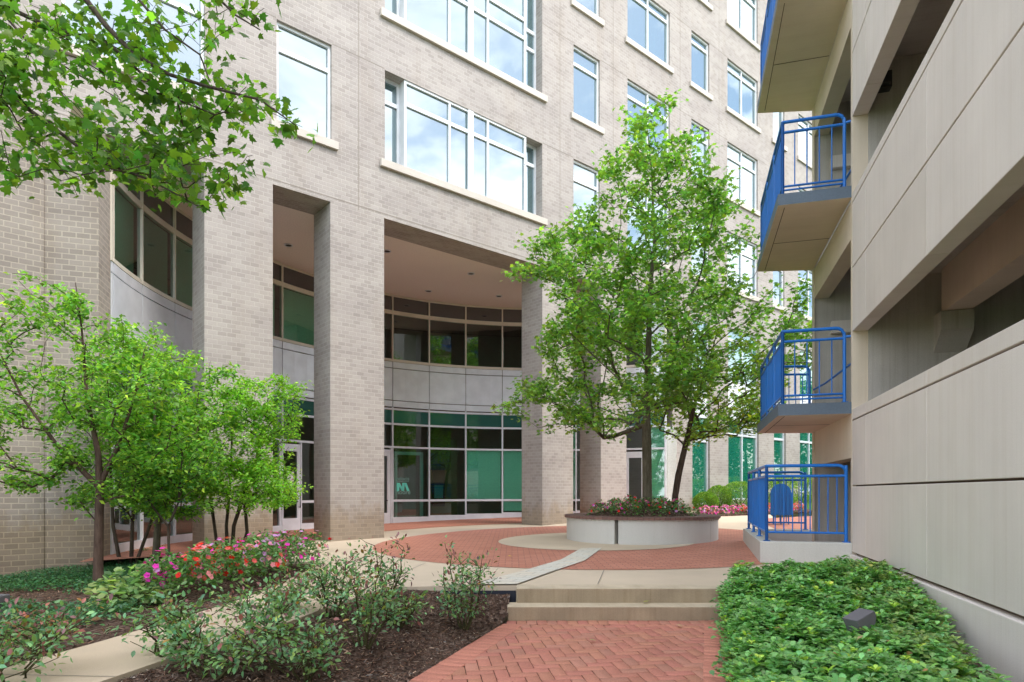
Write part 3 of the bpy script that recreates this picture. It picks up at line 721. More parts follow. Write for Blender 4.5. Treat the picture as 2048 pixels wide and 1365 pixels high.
# corner strip between wall panels and tower
# deck slabs, inner walls, beams
for k, zf in enumerate((1.5, 4.53, 7.56, 10.59)):
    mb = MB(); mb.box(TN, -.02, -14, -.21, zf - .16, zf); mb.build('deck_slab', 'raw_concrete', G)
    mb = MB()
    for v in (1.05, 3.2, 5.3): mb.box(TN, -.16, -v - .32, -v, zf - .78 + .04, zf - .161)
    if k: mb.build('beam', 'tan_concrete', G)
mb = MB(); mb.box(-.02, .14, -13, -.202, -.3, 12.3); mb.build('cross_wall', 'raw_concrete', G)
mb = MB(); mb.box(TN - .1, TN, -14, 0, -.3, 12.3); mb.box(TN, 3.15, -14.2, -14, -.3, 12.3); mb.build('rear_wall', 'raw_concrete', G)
mb = MB(); mb.box(TN, TS, -14, .0, 12.3, 12.5); mb.build('roof_slab', 'raw_concrete', G)
for zf in (4.53, 7.56, 10.59):
    z1 = zf - .75
    mb = MB(); y0, y1 = -1.38, -1.0
    mb.face([(-.02, y0, z1 - .5), (-.02, y0, z1), (-.30, y0, z1), (-.30, y0, z1 - .25)]); mb.face([(-.02, y1, z1), (-.02, y1, z1 - .5), (-.30, y1, z1 - .25), (-.30, y1, z1)])
    mb.face([(-.30, y0, z1), (-.30, y1, z1), (-.30, y1, z1 - .25), (-.30, y0, z1 - .25)]); mb.face([(-.30, y0, z1 - .25), (-.30, y1, z1 - .25), (-.02, y1, z1 - .5), (-.02, y0, z1 - .5)])
    mb.face([(-.02, y0, z1), (-.02, y1, z1), (-.30, y1, z1), (-.30, y0, z1)]); mb.build('corbel', 'raw_concrete', G)
    mb = MB(); n = 20
    for r0, r1, x0, x1 in ((.10, .13, -.035, -.035), (.0, .10, -.024, -.024)):
        for i in range(n):
            a, b = 2 * math.pi * i / n, 2 * math.pi * (i + 1) / n; q = lambda r, an, x: (x, -.80 + r * math.cos(an), zf - .58 + r * math.sin(an))
            mb.face([q(r1, a, x0), q(r1, b, x0), q(r0, b, x0), q(r0, a, x0)] if r0 else [q(r1, a, x0), q(r1, b, x0), q(0, 0, x0)])
            mb.face([q(r1, a, x0), q(r1, b, x0), q(r1, b, -.0201), q(r1, a, -.0201)])
    mb.build('round_cover', 'raw_concrete', G)
    mb = MB(); mb.box(-.16, -.022, -.46, -.30, zf - .62, zf - .40); mb.box(-.24, -.162, -.43, -.33, zf - .60, zf - .54); mb.build('wall_light', 'dark_metal', G)
# stair tower: far wall, jambs, lintels
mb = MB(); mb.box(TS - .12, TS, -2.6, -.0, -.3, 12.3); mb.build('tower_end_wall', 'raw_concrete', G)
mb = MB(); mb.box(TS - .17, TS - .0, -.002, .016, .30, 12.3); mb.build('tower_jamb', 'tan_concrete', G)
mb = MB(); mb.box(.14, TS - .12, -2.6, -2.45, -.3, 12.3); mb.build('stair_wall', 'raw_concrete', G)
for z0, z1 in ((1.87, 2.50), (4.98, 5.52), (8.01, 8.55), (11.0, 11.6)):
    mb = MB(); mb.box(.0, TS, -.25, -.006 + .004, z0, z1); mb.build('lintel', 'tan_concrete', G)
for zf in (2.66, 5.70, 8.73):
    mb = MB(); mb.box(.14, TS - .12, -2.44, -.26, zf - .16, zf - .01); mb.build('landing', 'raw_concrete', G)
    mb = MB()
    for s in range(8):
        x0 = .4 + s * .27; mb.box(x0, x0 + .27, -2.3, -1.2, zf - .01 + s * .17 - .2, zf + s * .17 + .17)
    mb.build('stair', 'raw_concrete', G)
for z_ in (4.30, 7.33):
    mb = MB(); mb.box(TS - .24, TS - .122, -.60, -.28, z_, z_ + .22); mb.build('emergency_light', 'panel_concrete', G)
# end strip between openings and panels
mb = MB(); mb.box(-.0, .07, -.2, .003, .3, 12.3); mb.build('corner_strip', 'tan_concrete', G)
# balconies
def rail(par, segs, z0, h, name='railing', gap=.045, closed_end=None, base=True, dens=.105, sub=True):
    """segs: list of ((x0,y0),(x1,y1), n_posts, round_start, round_end)"""
    out = {'post': MB(), 'rail': MB(), 'baluster': MB(), 'posts': [], 'bals': []}
    rp = .024
    for (p0, p1, nposts, rs, re_, dens) in segs:
        a = Vector((p0[0], p0[1], 0)); b = Vector((p1[0], p1[1], 0)); d = b - a; L = d.length; u = d / L
        zt = z0 + h; zr = z0 + h - .15; zb = z0 + .13
        at = lambda s, z: (a.x + u.x * s, a.y + u.y * s, z)
        top = []
        rr = .11
        if rs: top += [at(0, z0)] + [at(0, zt - rr)] + [at(rr - rr * math.cos(R_(k)), zt - rr + rr * math.sin(R_(k))) for k in (20, 45, 70)] + [at(rr, zt)]
        else: top += [at(0, zt)]
        if re_: top += [at(L - rr, zt)] + [at(L - rr + rr * math.sin(R_(k)), zt - rr + rr * math.cos(R_(k))) for k in (20, 45, 70)] + [at(L, zt - rr), at(L, z0)]
        else: top += [at(L, zt)]
        out['rail'].tube(top, rp, 10)
        out['rail'].tube([at(0, zr), at(L, zr)], .021, 8); out['rail'].tube([at(0, zb), at(L, zb)], .016, 8)
        if gap: out['rail'].tube([at(0, zb - .055), at(L, zb - .055)], .014, 8) if name == 'railing' and h < 1.08 else None
        for k in range(nposts):
            s = L * k / (nposts - 1)
            if (k == 0 and rs) or (k == nposts - 1 and re_): pass
            else: out['post'].tube([at(s, z0), at(s, zt)], rp, 10)
            q = at(s, z0); pm = MB(); pm.tube([at(s, z0), at(s, zt - .002)], rp * .98, 10); pm.box(q[0] - .045, q[0] + .045, q[1] - .045, q[1] + .045, z0, z0 + .012); out['posts'].append(pm); out['post'].box(q[0] - .045, q[0] + .045, q[1] - .045, q[1] + .045, z0, z0 + .012)
        nb = max(1, round(L / dens))
        for k in range(1, nb):
            s = L * k / nb; out['baluster'].tube([at(s, zb), at(s, zr)], .0085, 6, caps=False); bm_ = MB(); bm_.tube([at(s, zb), at(s, zr)], .0085, 6, caps=False); out['bals'].append(bm_)
    return out
ZBAL = (2.66, 5.72, 8.72)
for i, zt in enumerate(ZBAL):
    mb = MB(); u0, u1, t0, t1 = .0, .97, .03, 2.95
    pts = [(t0, u0), (t0, u1), (t1, u1 + .03), (t1 + .2, u0)]
    zb = zt - .165
    for a, b in zip(pts, pts[1:] + pts[:1]):
        L = math.hypot(b[0] - a[0], b[1] - a[1])
        mb.face([(b[0], b[1], zb), (a[0], a[1], zb), (a[0], a[1], zt), (b[0], b[1], zt)], [(L, 0), (0, 0), (0, .165), (L, .165)], 0)
    mb.face([(p[0], p[1], zt) for p in pts][::-1], mi=0); mb.face([(p[0], p[1], zb) for p in pts], mi=1)
    # drip groove and panel seam below
    bal = mb.build('balcony', ['slab_edge_paint', 'tan_concrete'], G)
    mb = MB(); mb.box(t0 + .1, t1 - .05, u1 - .105, u1 - .095, zb - .003, zb + .02); mb.box(1.55, 1.562, .01, u1 - .11, zb - .003, zb + .02); mb.build('underside_groove', 'joint', bal)
    parts = rail(G, [((.10, .08), (.10, .90), 2, True, False, .15), ((.10, .90), (2.85, .93), 4, False, False, .105), ((2.85, .93), (3.02, .08), 2, False, True, .12)], zt, 1.07)
    q = MB()
    for nm in ('post', 'rail', 'baluster'):
        o = parts[nm]; base = len(q.v); q.v += o.v; q.f += [tuple(k + base for k in f) for f in o.f]; q.uv += o.uv; q.mi += o.mi; q.sm += o.sm
    q.tube([(2.95, .02, zt + .62), (2.5, -.1, zt + .66), (.5, -.32, zt + .80)], .019, 8)
    q.tube([(.5, -.32, zt + .80), (.3, -.32, zt + .76)], .019, 8); q.tube([(.10, .08, zt + .94), (.03, -.30, zt + .95)], .019, 8)
    q.build('railing', 'blue_paint', bal)

# stair-well kerb with its railing
K = empty('kerb_wall', (4.8, 9.1, 0), GA); tag(K, 'low cream concrete kerb wall around the garage stairwell, under the blue railing', 'kerb wall')
mb = MB(); U, T1, w = 1.22, 3.45, .20; zt = .665
mb.box(-.02, w - .02, .002, U, -.2, zt, skip=''); mb.box(w - .018, T1 - w, U - w, U, -.2, zt); mb.box(T1 - w + .002, T1, -.3, U, -.2, zt)
mb.build('wall', 'planter_paint', K, bevel=.012)
mb = MB(); mb.box(w - .02, T1 - w, -.3, U - w, -.25, -.2); mb.build('well_floor', 'raw_concrete', K)
Rl = empty('railing', (4.8, 9.1, zt), GA); tag(Rl, 'blue tubular metal railing standing on the cream kerb wall at ground level', 'railing')
parts = rail(Rl, [((.09, .06), (.09, U - .10), 2, True, False, .122), ((.09, U - .10), (T1 - .1, U - .10), 4, False, False, .115), ((T1 - .1, U - .10), (T1 - .1, .10), 2, False, True, .115)], 0, 1.10, dens=.115)
parts['rail'].build('rail', 'blue_paint', Rl)
for m_ in parts['posts']: m_.build('post', 'blue_paint', Rl)
for m_ in parts['bals']: m_.build('baluster', 'blue_paint', Rl)

# litter bin seen through the railing
lb = empty('litter_bin', (6.92, 16.6, zp(6.92, 16.6)), R_(-22)); tag(lb, 'blue arched slatted litter bin behind the ground level railing', 'litter bin')
mb = MB(); n = 12; w, h0, h1, dp = .25, .25, .80, .22
out = [(-w, h0), (w, h0), (w, h1)] + [(w * math.cos(math.pi * i / n), h1 + w * math.sin(math.pi * i / n)) for i in range(1, n)] + [(-w, h1)]
mb.face([(x, -dp, z) for x, z in out]); mb.face([(x, dp, z) for x, z in out][::-1])
for a, b in zip(out, out[1:] + out[:1]): mb.face([(a[0], -dp, a[1]), (a[0], dp, a[1]), (b[0], dp, b[1]), (b[0], -dp, b[1])])
mb.build('body', 'blue_paint', lb)
mb = MB()
for k in range(6): x = -w + .03 + k * .088; mb.box(x, x + .055, -dp - .018, -dp - .001, h0 + .02, h1)
mb.box(-w, w, -dp - .022, -dp - .0185, h1 + .0, h1 + .03); mb.build('slat', 'blue_paint', lb)
for x in (-.18, 0, .18):
    mb = MB(); mb.tube([(x, 0, 0), (x, 0, h0)], .016, 8); mb.build('leg', 'blue_paint', lb)

# ------------------------------------------------------------------ round planter
PX, PY, PR = 2.72, 13.62, 1.56
pz = zp(PX, PY); Pl = empty('planter', (PX, PY, pz)); tag(Pl, 'round cream painted planter bench with brown brick cap, holding two trees', 'planter')
HT = .44
def ringseg(mb, r0, r1, z0, z1, a0, a1, n=48, mi=0, ends=True, sm=True):
    for i in range(n):
        a, b = R_(a0 + (a1 - a0) * i / n), R_(a0 + (a1 - a0) * (i + 1) / n)
        q = lambda r, an, z: (r * math.cos(an), r * math.sin(an), z); L = r1
        mb.face([q(r1, a, z0), q(r1, b, z0), q(r1, b, z1), q(r1, a, z1)], [(a * L, z0), (b * L, z0), (b * L, z1), (a * L, z1)], mi)
        mb.face([q(r0, b, z0), q(r0, a, z0), q(r0, a, z1), q(r0, b, z1)], [(a * L, z0), (b * L, z0), (b * L, z1), (a * L, z1)], mi)
        mb.face([q(r1, a, z1), q(r1, b, z1), q(r0, b, z1), q(r0, a, z1)], [(a * L, 0), (b * L, 0), (b * L, r1 - r0), (a * L, r1 - r0)], mi)
        mb.face([q(r0, a, z0), q(r0, b, z0), q(r1, b, z0), q(r1, a, z0)], [(a * L, 0), (b * L, 0), (b * L, r1 - r0), (a * L, r1 - r0)], mi)
    if ends:
        for an, fl in ((R_(a0), 0), (R_(a1), 1)):
            q = lambda r, z: (r * math.cos(an), r * math.sin(an), z); f = [q(r0, z0), q(r1, z0), q(r1, z1), q(r0, z1)]
            mb.face(f if not fl else f[::-1], [(0, z0), (.4, z0), (.4, z1), (0, z1)], mi)
ga = math.degrees(math.atan2(12.15 - PY, 1.93 - PX))   # where the drain gap is
for a0, a1 in ((ga + 1.4, ga + 75), (ga + 75.3, ga + 180), (ga + 180.3, ga + 290), (ga + 290.3, ga + 358.6)):
    mb = MB(); ringseg(mb, PR - .34, PR, -.08, HT, a0, a1, 30); mb.build('wall_segment', 'planter_paint', Pl)
mb = MB(); ringseg(mb, PR - .40, PR + .045, HT + .002, HT + .055, 0, 360, 98, ends=False)
for k in range(96):   # little drips of mortar under the cap
    if abs(((k * 3.75 - ga + 180) % 360) - 180) < 2.6: continue
    a = R_(k * 3.75); x, y = (PR + .004) * math.cos(a), (PR + .004) * math.sin(a); mb.tube([(x, y, HT - .03), (x, y, HT + .01)], [.006, .02], 6, mi=1)
mb.build('cap', ['cap_brick', 'planter_paint'], Pl)
mb = MB(); n = 40
def zsoil(r): return HT + .02 + .22 * (1 - (r / 1.15) ** 2)
for i in range(n):
    for j in range(6):
        r0, r1 = 1.17 * j / 6, 1.17 * (j + 1) / 6; a, b = 2 * math.pi * i / n, 2 * math.pi * (i + 1) / n
        q = lambda r, an: (r * math.cos(an), r * math.sin(an), zsoil(r))
        mb.face([q(r0, a), q(r1, a), q(r1, b), q(r0, b)] if j else [q(0, 0), q(r1, a), q(r1, b)])
mb.build('soil', 'mulch', Pl)

exec_marker = 0
# ------------------------------------------------------------------ trees
def build_tree(name, label, cat, loc, stems, tips, leaf, group=None, bark='maple_bark', r_tip=.004, pw=.48, up=.45, seed=1, spray=.22, per=30, sides=7, leafcol=(.08, .16, .03), colvar=.25, limbs=False, alt=None, altp=0, lsize=(.07, .11), tmpl=MAPS, tilt=.55, droop=.3, rmax=None, flat=1.0, lmat='leaf', trunkname='trunk', wander=.06):
    r = np.random.default_rng(seed); T = empty(name, loc); tag(T, label, cat, group)
    nodes = []; par = []; trad = []; chains = []
    for st in stems:      # stem: list of (x,y,z,r)
        pr = -1; ch = []
        m = 4
        for i in range(len(st) - 1):
            for k in range(m):
                f = k / m; nodes.append(np.array([lerp(st[i][c], st[i + 1][c], f) for c in range(3)])); trad.append(lerp(st[i][3], st[i + 1][3], f)); par.append(pr); pr = len(nodes) - 1; ch.append(pr)
        nodes.append(np.array(st[-1][:3], float)); trad.append(st[-1][3]); par.append(pr); ch.append(len(nodes) - 1); chains.append(ch)
    ntr = len(nodes); minz = min(s[0][2] for s in stems)
    ordr = sorted(range(len(tips)), key=lambda i: min(np.linalg.norm(tips[i] - nodes[k]) for k in range(0, ntr, 2)))
    tipn = []
    starts = [s for s in range(ntr) if nodes[s][2] > minz + .25 * (max(n[2] for n in nodes) - minz) * .9]
    ok = np.zeros(100000, bool); ok[starts] = True
    for i in ordr:
        t = tips[i]; N = np.array(nodes); d = np.linalg.norm(N - t, axis=1); hd = np.linalg.norm((N - t)[:, :2], axis=1)
        cost = d + 1.6 * np.maximum(0, N[:, 2] - t[2] + up * hd); cost[:ntr][~ok[:ntr]] += 100
        k = int(np.argmin(cost)); a = nodes[k].copy(); L = np.linalg.norm(t - a); m = max(2, min(5, int(L / .22)))
        ctrl = (a + t) / 2 + np.array([0, 0, .12 * L]) + r.normal(0, wander, 3) * L; ch = [k]; pr = k
        for j in range(1, m + 1):
            f = j / m; q = (1 - f) ** 2 * a + 2 * f * (1 - f) * ctrl + f * f * t
            if j < m: q = q + r.normal(0, .02 * L, 3)
            nodes.append(q); par.append(pr); trad.append(0); pr = len(nodes) - 1; ch.append(pr)
        chains.append(ch); tipn.append(pr)
    wgt = np.zeros(len(nodes)); wgt[tipn] = 1
    for i in range(len(nodes) - 1, -1, -1):
        if par[i] >= 0: wgt[par[i]] += wgt[i]
    rad = [max(trad[i], r_tip * max(1, wgt[i]) ** pw) if i < ntr else r_tip * max(1, wgt[i]) ** pw for i in range(len(nodes))]
    tr = MB(); br = MB()
    for ci, ch in enumerate(chains):
        pts = [nodes[k] for k in ch]; rr = [rad[k] for k in ch]
        if ci >= len(stems):
            rr[0] = min(rr[0], rr[1] * 1.25)
            br.tube(pts, rr, 5 if max(rr) < .02 else 7, caps=False)
        else:
            if ci == 0: rr[0] *= 1.25
            if ci and limbs: br.tube(pts, rr, 8)
            else:
                tr = MB(); tr.tube(pts, rr, 12); tr.build(trunkname, bark, T)
    br.build('branches', bark, T)
    # leaves around the outer part of every twig
    P = []; 
    for k in tipn:
        a = nodes[k]; b = nodes[par[k]]; c = nodes[par[par[k]]] if par[par[k]] >= 0 else b
        f = r.random(per) ** .8
        base = np.where(f[:, None] < .5, lerp(a, b, 0) + (b - a) * (f[:, None] * 2), b + (c - b) * ((f[:, None] - .5) * 1.4))
        off = r.normal(0, 1, (per, 3)); off /= np.linalg.norm(off, axis=1, keepdims=True); off *= (r.random(per) ** .5 * spray)[:, None]; off[:, 2] *= .6 * flat
        P.append(base + off)
    P = np.concatenate(P); n = len(P); Rm = rand_leaf_frames(n, tilt, droop, r)
    cols = leafcols(n, leafcol, colvar, .12, r, alt, altp)
    batch('crown', tmpl[0], tmpl[1], P, Rm, r.uniform(lsize[0], lsize[1], n), cols, lmat, T)
    return T
def sample_env(fn, n, seed, lo, hi, mind=.0):
    r = np.random.default_rng(seed); out = []; tries = 0
    while len(out) < n and tries < 400000:
        tries += 1; p = r.uniform(lo, hi)
        if not fn(p, r): continue
        if mind and out and np.min(np.linalg.norm(np.array(out) - p, axis=1)) < mind: continue
        out.append(p)
    return out
# planter maple: heights are local to planter base point
bz = pz + zsoil(.3) - .02
T0 = np.array([2.83, 13.50, bz])
ENV = [(2.45, 2.1), (3.0, 2.75), (4.2, 3.02), (5.4, 2.85), (6.4, 2.55), (7.2, 2.05), (8.0, 1.55), (8.8, 1.0), (9.5, .55), (10.0, .15)]
def ihw(z, E=ENV):
    if z < E[0][0] or z > E[-1][0]: return 0
    for a, b in zip(E, E[1:]):
        if z <= b[0]: return lerp(a[1], b[1], (z - a[0]) / (b[0] - a[0]))
def env0(p, r):
    w = ihw(p[2]); 
    if not w: return False
    dx, dy = p[0] - (3.15 - .04 * (p[2] - 4)), p[1] - 13.5; rr = math.hypot(dx / w, dy / (w * .85)); an = math.atan2(dy, dx)
    lim = 1 + .16 * math.sin(3 * an + p[2] * 1.7) + .10 * math.sin(5 * an - 2.3 * p[2])
    if rr > lim or rr < .25 * (1 if p[2] < 7 else 0): return False
    # keep clear of the garage tower
    t = (p[0] - 4.8) * .2729 + (p[1] - 9.1) * .962; v = (p[0] - 4.8) * .962 - (p[1] - 9.1) * .2729
    if t < 3.5 and v > -1.35: return False
    if p[2] < 3.3 and rr < .62: return False
    # layered foliage: gaps between tiers
    if math.sin(p[2] * 4.2 + 1.3 * math.sin(an * 2)) < -.55 and r.random() < .75: return False
    return r.random() < .25 + .75 * min(1, rr)
tips = sample_env(env0, 600, 3, (-.3, 10.2, 2.4), (6.8, 16.8, 10.0), .16)
stems = [[(T0[0], T0[1], T0[2] - .3, .125), (T0[0], T0[1], T0[2] + .15, .102), (T0[0] - .01, T0[1], 2.45, .098), (T0[0] - .02, T0[1], 3.2, .075), (T0[0] + .03, T0[1], 4.4, .062), (T0[0] + .05, T0[1] + .03, 5.4, .05), (T0[0] + .15, T0[1], 6.6, .032), (T0[0] + .1, T0[1], 8.0, .018), (T0[0] - .02, T0[1], 9.2, .007)]]
loc0 = (0, 0, 0)
def reloc(stems, tips, o):
    return [[(s[0] - o[0], s[1] - o[1], s[2] - o[2], s[3]) for s in st] for st in stems], [t - np.array(o) for t in tips]
s_, t_ = reloc(stems, tips, T0)
build_tree('maple_tree', 'tall maple with a straight upright trunk in the middle of the round planter', 'tree', tuple(T0), s_, t_, None, seed=4, per=50, colvar=.34, spray=.30, leafcol=(.165, .31, .065), alt=(.26, .42, .065), altp=.3, lsize=(.065, .11), r_tip=.0045, pw=.46)
T1 = np.array([3.50, 13.95, bz - .05])
def env1(p, r):
    e = ((p[0] - 4.35) / 1.7) ** 2 + ((p[1] - 13.9) / 1.3) ** 2 + ((p[2] - 3.7) / 1.35) ** 2
    t = (p[0] - 4.8) * .2729 + (p[1] - 9.1) * .962; v = (p[0] - 4.8) * .962 - (p[1] - 9.1) * .2729
    return .15 < e < 1 and p[2] > 2.45 and not (t < 3.5 and v > -1.35)
tips = sample_env(env1, 120, 5, (2.6, 12.4, 2.3), (6.2, 15.4, 5.2), .2)
stems = [[(T1[0], T1[1], T1[2] - .2, .085), (T1[0] + .03, T1[1], T1[2] + .3, .070), (T1[0] + .10, T1[1], 1.75, .072), (T1[0] + .30, T1[1], 2.6, .055), (T1[0] + .45, T1[1], 3.3, .045), (T1[0] + .75, T1[1] - .05, 4.2, .02), (T1[0] + .9, T1[1] - .1, 4.8, .007)]]
s_, t_ = reloc(stems, tips, T1)
build_tree('maple_tree', 'leaning tree with knotted trunk at the right side of the round planter', 'tree', tuple(T1), s_, t_, None, seed=6, per=26, spray=.26, bark='brown_bark', leafcol=(.25, .38, .05), alt=(.36, .45, .05), altp=.35, lsize=(.06, .10))

# garden trees at the left
def ellenv(c, rad, hollow=.2, zmin=-9, extra=None):
    def f(p, r):
        q = (p - np.array(c)) / np.array(rad); e = float(q @ q); an = math.atan2(q[1], q[0])
        if p[2] < zmin: return False
        if math.sin(p[2] * 5.5 + 1.5 * math.sin(an * 2 + c[0])) < -.5 and r.random() < .7: return False
        return hollow < e < 1 + .2 * math.sin(4 * an + p[2] * 2)
    return f
def lo_hi(c, rad): return (c[0] - rad[0] * 1.1, c[1] - rad[1] * 1.1, c[2] - rad[2] * 1.1), (c[0] + rad[0] * 1.1, c[1] + rad[1] * 1.1, c[2] + rad[2] * 1.1)
def gtree(label, base, stemspec, envs, n, seed, **kw):
    z = zl(base[0], base[1]) - .03; o = np.array([base[0], base[1], z]); tips = []
    tot = sum(w for _, _, w in envs)
    for i, (c, rad, w) in enumerate(envs):
        lo, hi = lo_hi(c, rad); tips += sample_env(ellenv(c, rad, kw.get('hollow', .15)), int(n * w / tot), seed + i, lo, hi, .1)
    kw.pop('hollow', None)
    stems = [[(o[0] + a, o[1] + b, o[2] + c, d) for a, b, c, d in st] for st in stemspec]
    s_, t_ = reloc(stems, tips, o)
    return build_tree(kw.pop('name', 'dogwood_tree'), label, kw.pop('cat', 'tree'), tuple(o), s_, t_, None, seed=seed, **kw)
LT = dict(colvar=.32, leafcol=(.155, .32, .055), alt=(.29, .48, .07), altp=.3, tmpl=OVS, lsize=(.055, .10), bark='twig', spray=.17, r_tip=.003, pw=.5)
gtree('dogwood with a single straight reddish brown trunk, nearest tree at the left', (-5.42, 8.45),
      [[(0, 0, -.1, .075), (0, 0, .3, .058), (.02, 0, 1.35, .050), (0.0, 0, 1.75, .036), (-.15, 0, 2.5, .022), (-.25, .05, 3.4, .012), (-.3, 0, 4.0, .005)],
       [(.02, 0, 1.35, .036), (.25, .05, 1.9, .026), (.5, 0, 2.6, .014), (.6, 0, 3.1, .006)], [(.02, 0, 1.3, .03), (-.5, -.1, 1.9, .02), (-1.0, 0, 2.5, .012), (-1.3, 0, 3.1, .006)]],
      [((-6.0, 8.5, 3.0), (1.35, 1.1, 1.35), 3), ((-4.9, 8.7, 2.55), (.95, .9, .95), 1.6), ((-5.3, 8.9, 1.55), (1.1, .8, .45), .7), ((-6.6, 8.4, 1.9), (.9, .9, .6), 1)], 310, 21, per=40, limbs=True, **{**LT, 'bark': 'brown_bark'})
gtree('bushy multi stemmed dogwood with dark stems close to the curved brick wall', (-6.55, 11.0),
      [[(-.1, 0, -.1, .035), (-.25, 0, .7, .028), (-.35, .1, 1.6, .02), (-.4, .1, 2.8, .008)], [(.05, 0, -.1, .035), (.05, .05, .8, .028), (.15, 0, 1.8, .02), (.2, 0, 3.2, .006)], [(.1, -.05, -.1, .03), (.4, 0, .8, .024), (.7, 0, 1.7, .015), (.9, 0, 2.8, .006)]],
      [((-6.3, 10.6, 2.9), (1.0, .8, 1.35), 1), ((-6.2, 10.5, 1.45), (.9, .7, .5), .35)], 170, 33, per=34, **{**LT, 'leafcol': (.15, .31, .06)})
gtree('pale trunked dogwood with full bright green crown between the left garden trees', (-5.70, 10.3),
      [[(0, 0, -.1, .065), (.02, 0, .35, .055), (.05, 0, .9, .045), (-.05, 0, 1.7, .03), (.0, 0, 2.6, .018), (0, 0, 3.3, .006)], [(.05, 0, .8, .035), (.35, 0, 1.4, .024), (.6, 0, 2.2, .012), (.7, 0, 2.9, .005)]],
      [((-5.35, 10.1, 2.65), (1.15, .85, 1.25), 2), ((-5.2, 9.9, 1.75), (.9, .8, .55), 1), ((-5.25, 9.9, 1.25), (.8, .7, .35), .45)], 270, 44, per=44, **{**LT, 'bark': 'maple_bark'})
gtree('spreading multi stemmed shrub tree with crooked bare stems in front of the second brick pier', (-4.93, 11.15),
      [[(-.12, 0, -.1, .03), (-.2, 0, .5, .026), (-.28, 0, 1.1, .02), (-.4, 0, 2.1, .008)], [(0, .05, -.1, .034), (-.03, .05, .6, .028), (.05, 0, 1.2, .022), (.1, 0, 2.4, .007)], [(.08, 0, -.1, .03), (.12, 0, .6, .024), (.3, 0, 1.15, .018), (.6, 0, 2.0, .007)], [(.16, .03, -.1, .022), (.35, 0, .5, .018), (.32, 0, .9, .014), (.75, 0, 1.5, .006)]],
      [((-4.75, 10.9, 2.35), (1.15, .8, .95), 2.4), ((-4.35, 10.8, 1.65), (.95, .7, .65), 1.6), ((-4.15, 10.8, 3.0), (.75, .5, .4), .6)], 320, 55, per=54, **{**LT, 'leafcol': (.20, .41, .045), 'lsize': (.045, .085)})
gtree('slim dark sapling standing in front of the multi stemmed shrubs', (-4.85, 9.1),
      [[(0, 0, -.1, .014), (.01, 0, .4, .013), (.0, 0, .75, .012), (.15, 0, 1.1, .009), (.2, 0, 1.8, .004)], [(0, 0, .75, .01), (-.2, 0, 1.0, .008), (-.45, 0, 1.4, .004)]],
      [((-4.8, 9.2, 1.85), (.75, .6, .5), 1)], 60, 66, per=26, **{**LT, 'name': 'sapling', 'leafcol': (.09, .23, .04)})
# overhanging maple, top left: trunk stands outside the frame
TM = np.array([-8.2, 5.6, zl(-8.2, 5.6)])
def pix(px, py, D): return np.array([(px - 1024) / 1290 * D, D, 1.38 + (985 - py) * D / 1290])
limbs = [[(8, 12, 5.6), (100, 55, 5.3), (220, 90, 5.0), (330, 190, 4.8), (430, 230, 4.7)],
         [(150, -30, 5.2), (210, 50, 4.9), (270, 110, 4.7), (340, 150, 4.6), (420, 175, 4.5), (520, 200, 4.45), (590, 250, 4.4)],
         [(-60, 150, 5.6), (30, 200, 5.3), (100, 250, 5.1), (190, 320, 4.9), (300, 360, 4.8), (400, 415, 4.7)],
         [(0, 20, 6.2), (60, 90, 6.0), (140, 140, 5.8), (240, 200, 5.6)],
         [(400, -80, 4.9), (430, -10, 4.8), (470, 30, 4.75), (520, 60, 4.7)],
         [(-100, 320, 5.4), (-20, 340, 5.3), (40, 345, 5.2)],
         [(230, -60, 4.6), (260, -20, 4.5), (330, 60, 4.4), (400, 110, 4.35), (420, 165, 4.3)]]
st = []; hub = pix(-260, 60, 6.2)
st.append([(*TM, .22), (TM[0] + .1, TM[1], 1.8, .18), (hub[0] - .3, hub[1], hub[2] - 1.2, .14), (*hub, .10), (hub[0] + .3, hub[1], hub[2] + 2.5, .05)])
wid = [.020, .022, .018, .014, .014, .010, .012]
for L, w in zip(limbs, wid):
    pts = [pix(*q) for q in L]; ch = [(*(hub + np.array([.05, 0, .1])), w * 2.2)] + [(*q, lerp(w, .004, i / (len(pts) - 1))) for i, q in enumerate(pts)]; st.append(ch)
rt = np.random.default_rng(8); tips = []
blobs = [(40, 100, 90, 100), (120, 60, 100, 60), (220, 60, 110, 70), (330, 60, 90, 60), (260, 150, 110, 70), (120, 190, 130, 70), (200, 260, 100, 55), (330, 240, 90, 60), (400, 200, 80, 60), (470, 215, 70, 50), (540, 220, 55, 40), (595, 262, 22, 22),
         (60, 250, 70, 50), (230, 330, 80, 45), (330, 370, 60, 35), (410, 410, 40, 28), (470, 300, 50, 45), (500, 30, 40, 40), (440, 20, 40, 35), (20, 345, 45, 18), (390, 300, 60, 35), (170, 370, 50, 35), (410, 100, 25, 60), (300, 300, 120, 70), (150, 290, 120, 60), (350, 330, 90, 60), (70, 340, 60, 30), (440, 330, 60, 60), (-60, 60, 90, 130), (-220, 0, 130, 160), (-420, 40, 150, 200), (-350, -250, 300, 150), (-40, -160, 200, 90), (-60, 220, 80, 80)]  # far-left blobs are unseen crown, added to shade the end wall
for bx, by, sx, sy in blobs:
    m = max(3, int(sx * sy / 560))
    for _ in range(m):
        a = rt.uniform(0, 2 * math.pi); q = math.sqrt(rt.random()); tips.append(pix(bx + sx * q * math.cos(a), by + sy * q * math.sin(a), rt.uniform(4.3, 5.7)))
s_, t_ = reloc(st, tips, TM)
build_tree('maple_tree', 'large maple whose lobed leafy branches overhang the top left of the courtyard', 'tree', tuple(TM), s_, t_, None, seed=9, per=13, spray=.21, bark='twig', leafcol=(.085, .185, .025), alt=(.17, .32, .035), altp=.35, lsize=(.040, .082), tmpl=MAPLE, r_tip=.0022, pw=.42, up=-.2, tilt=.8, droop=.6, wander=.1, limbs=True)

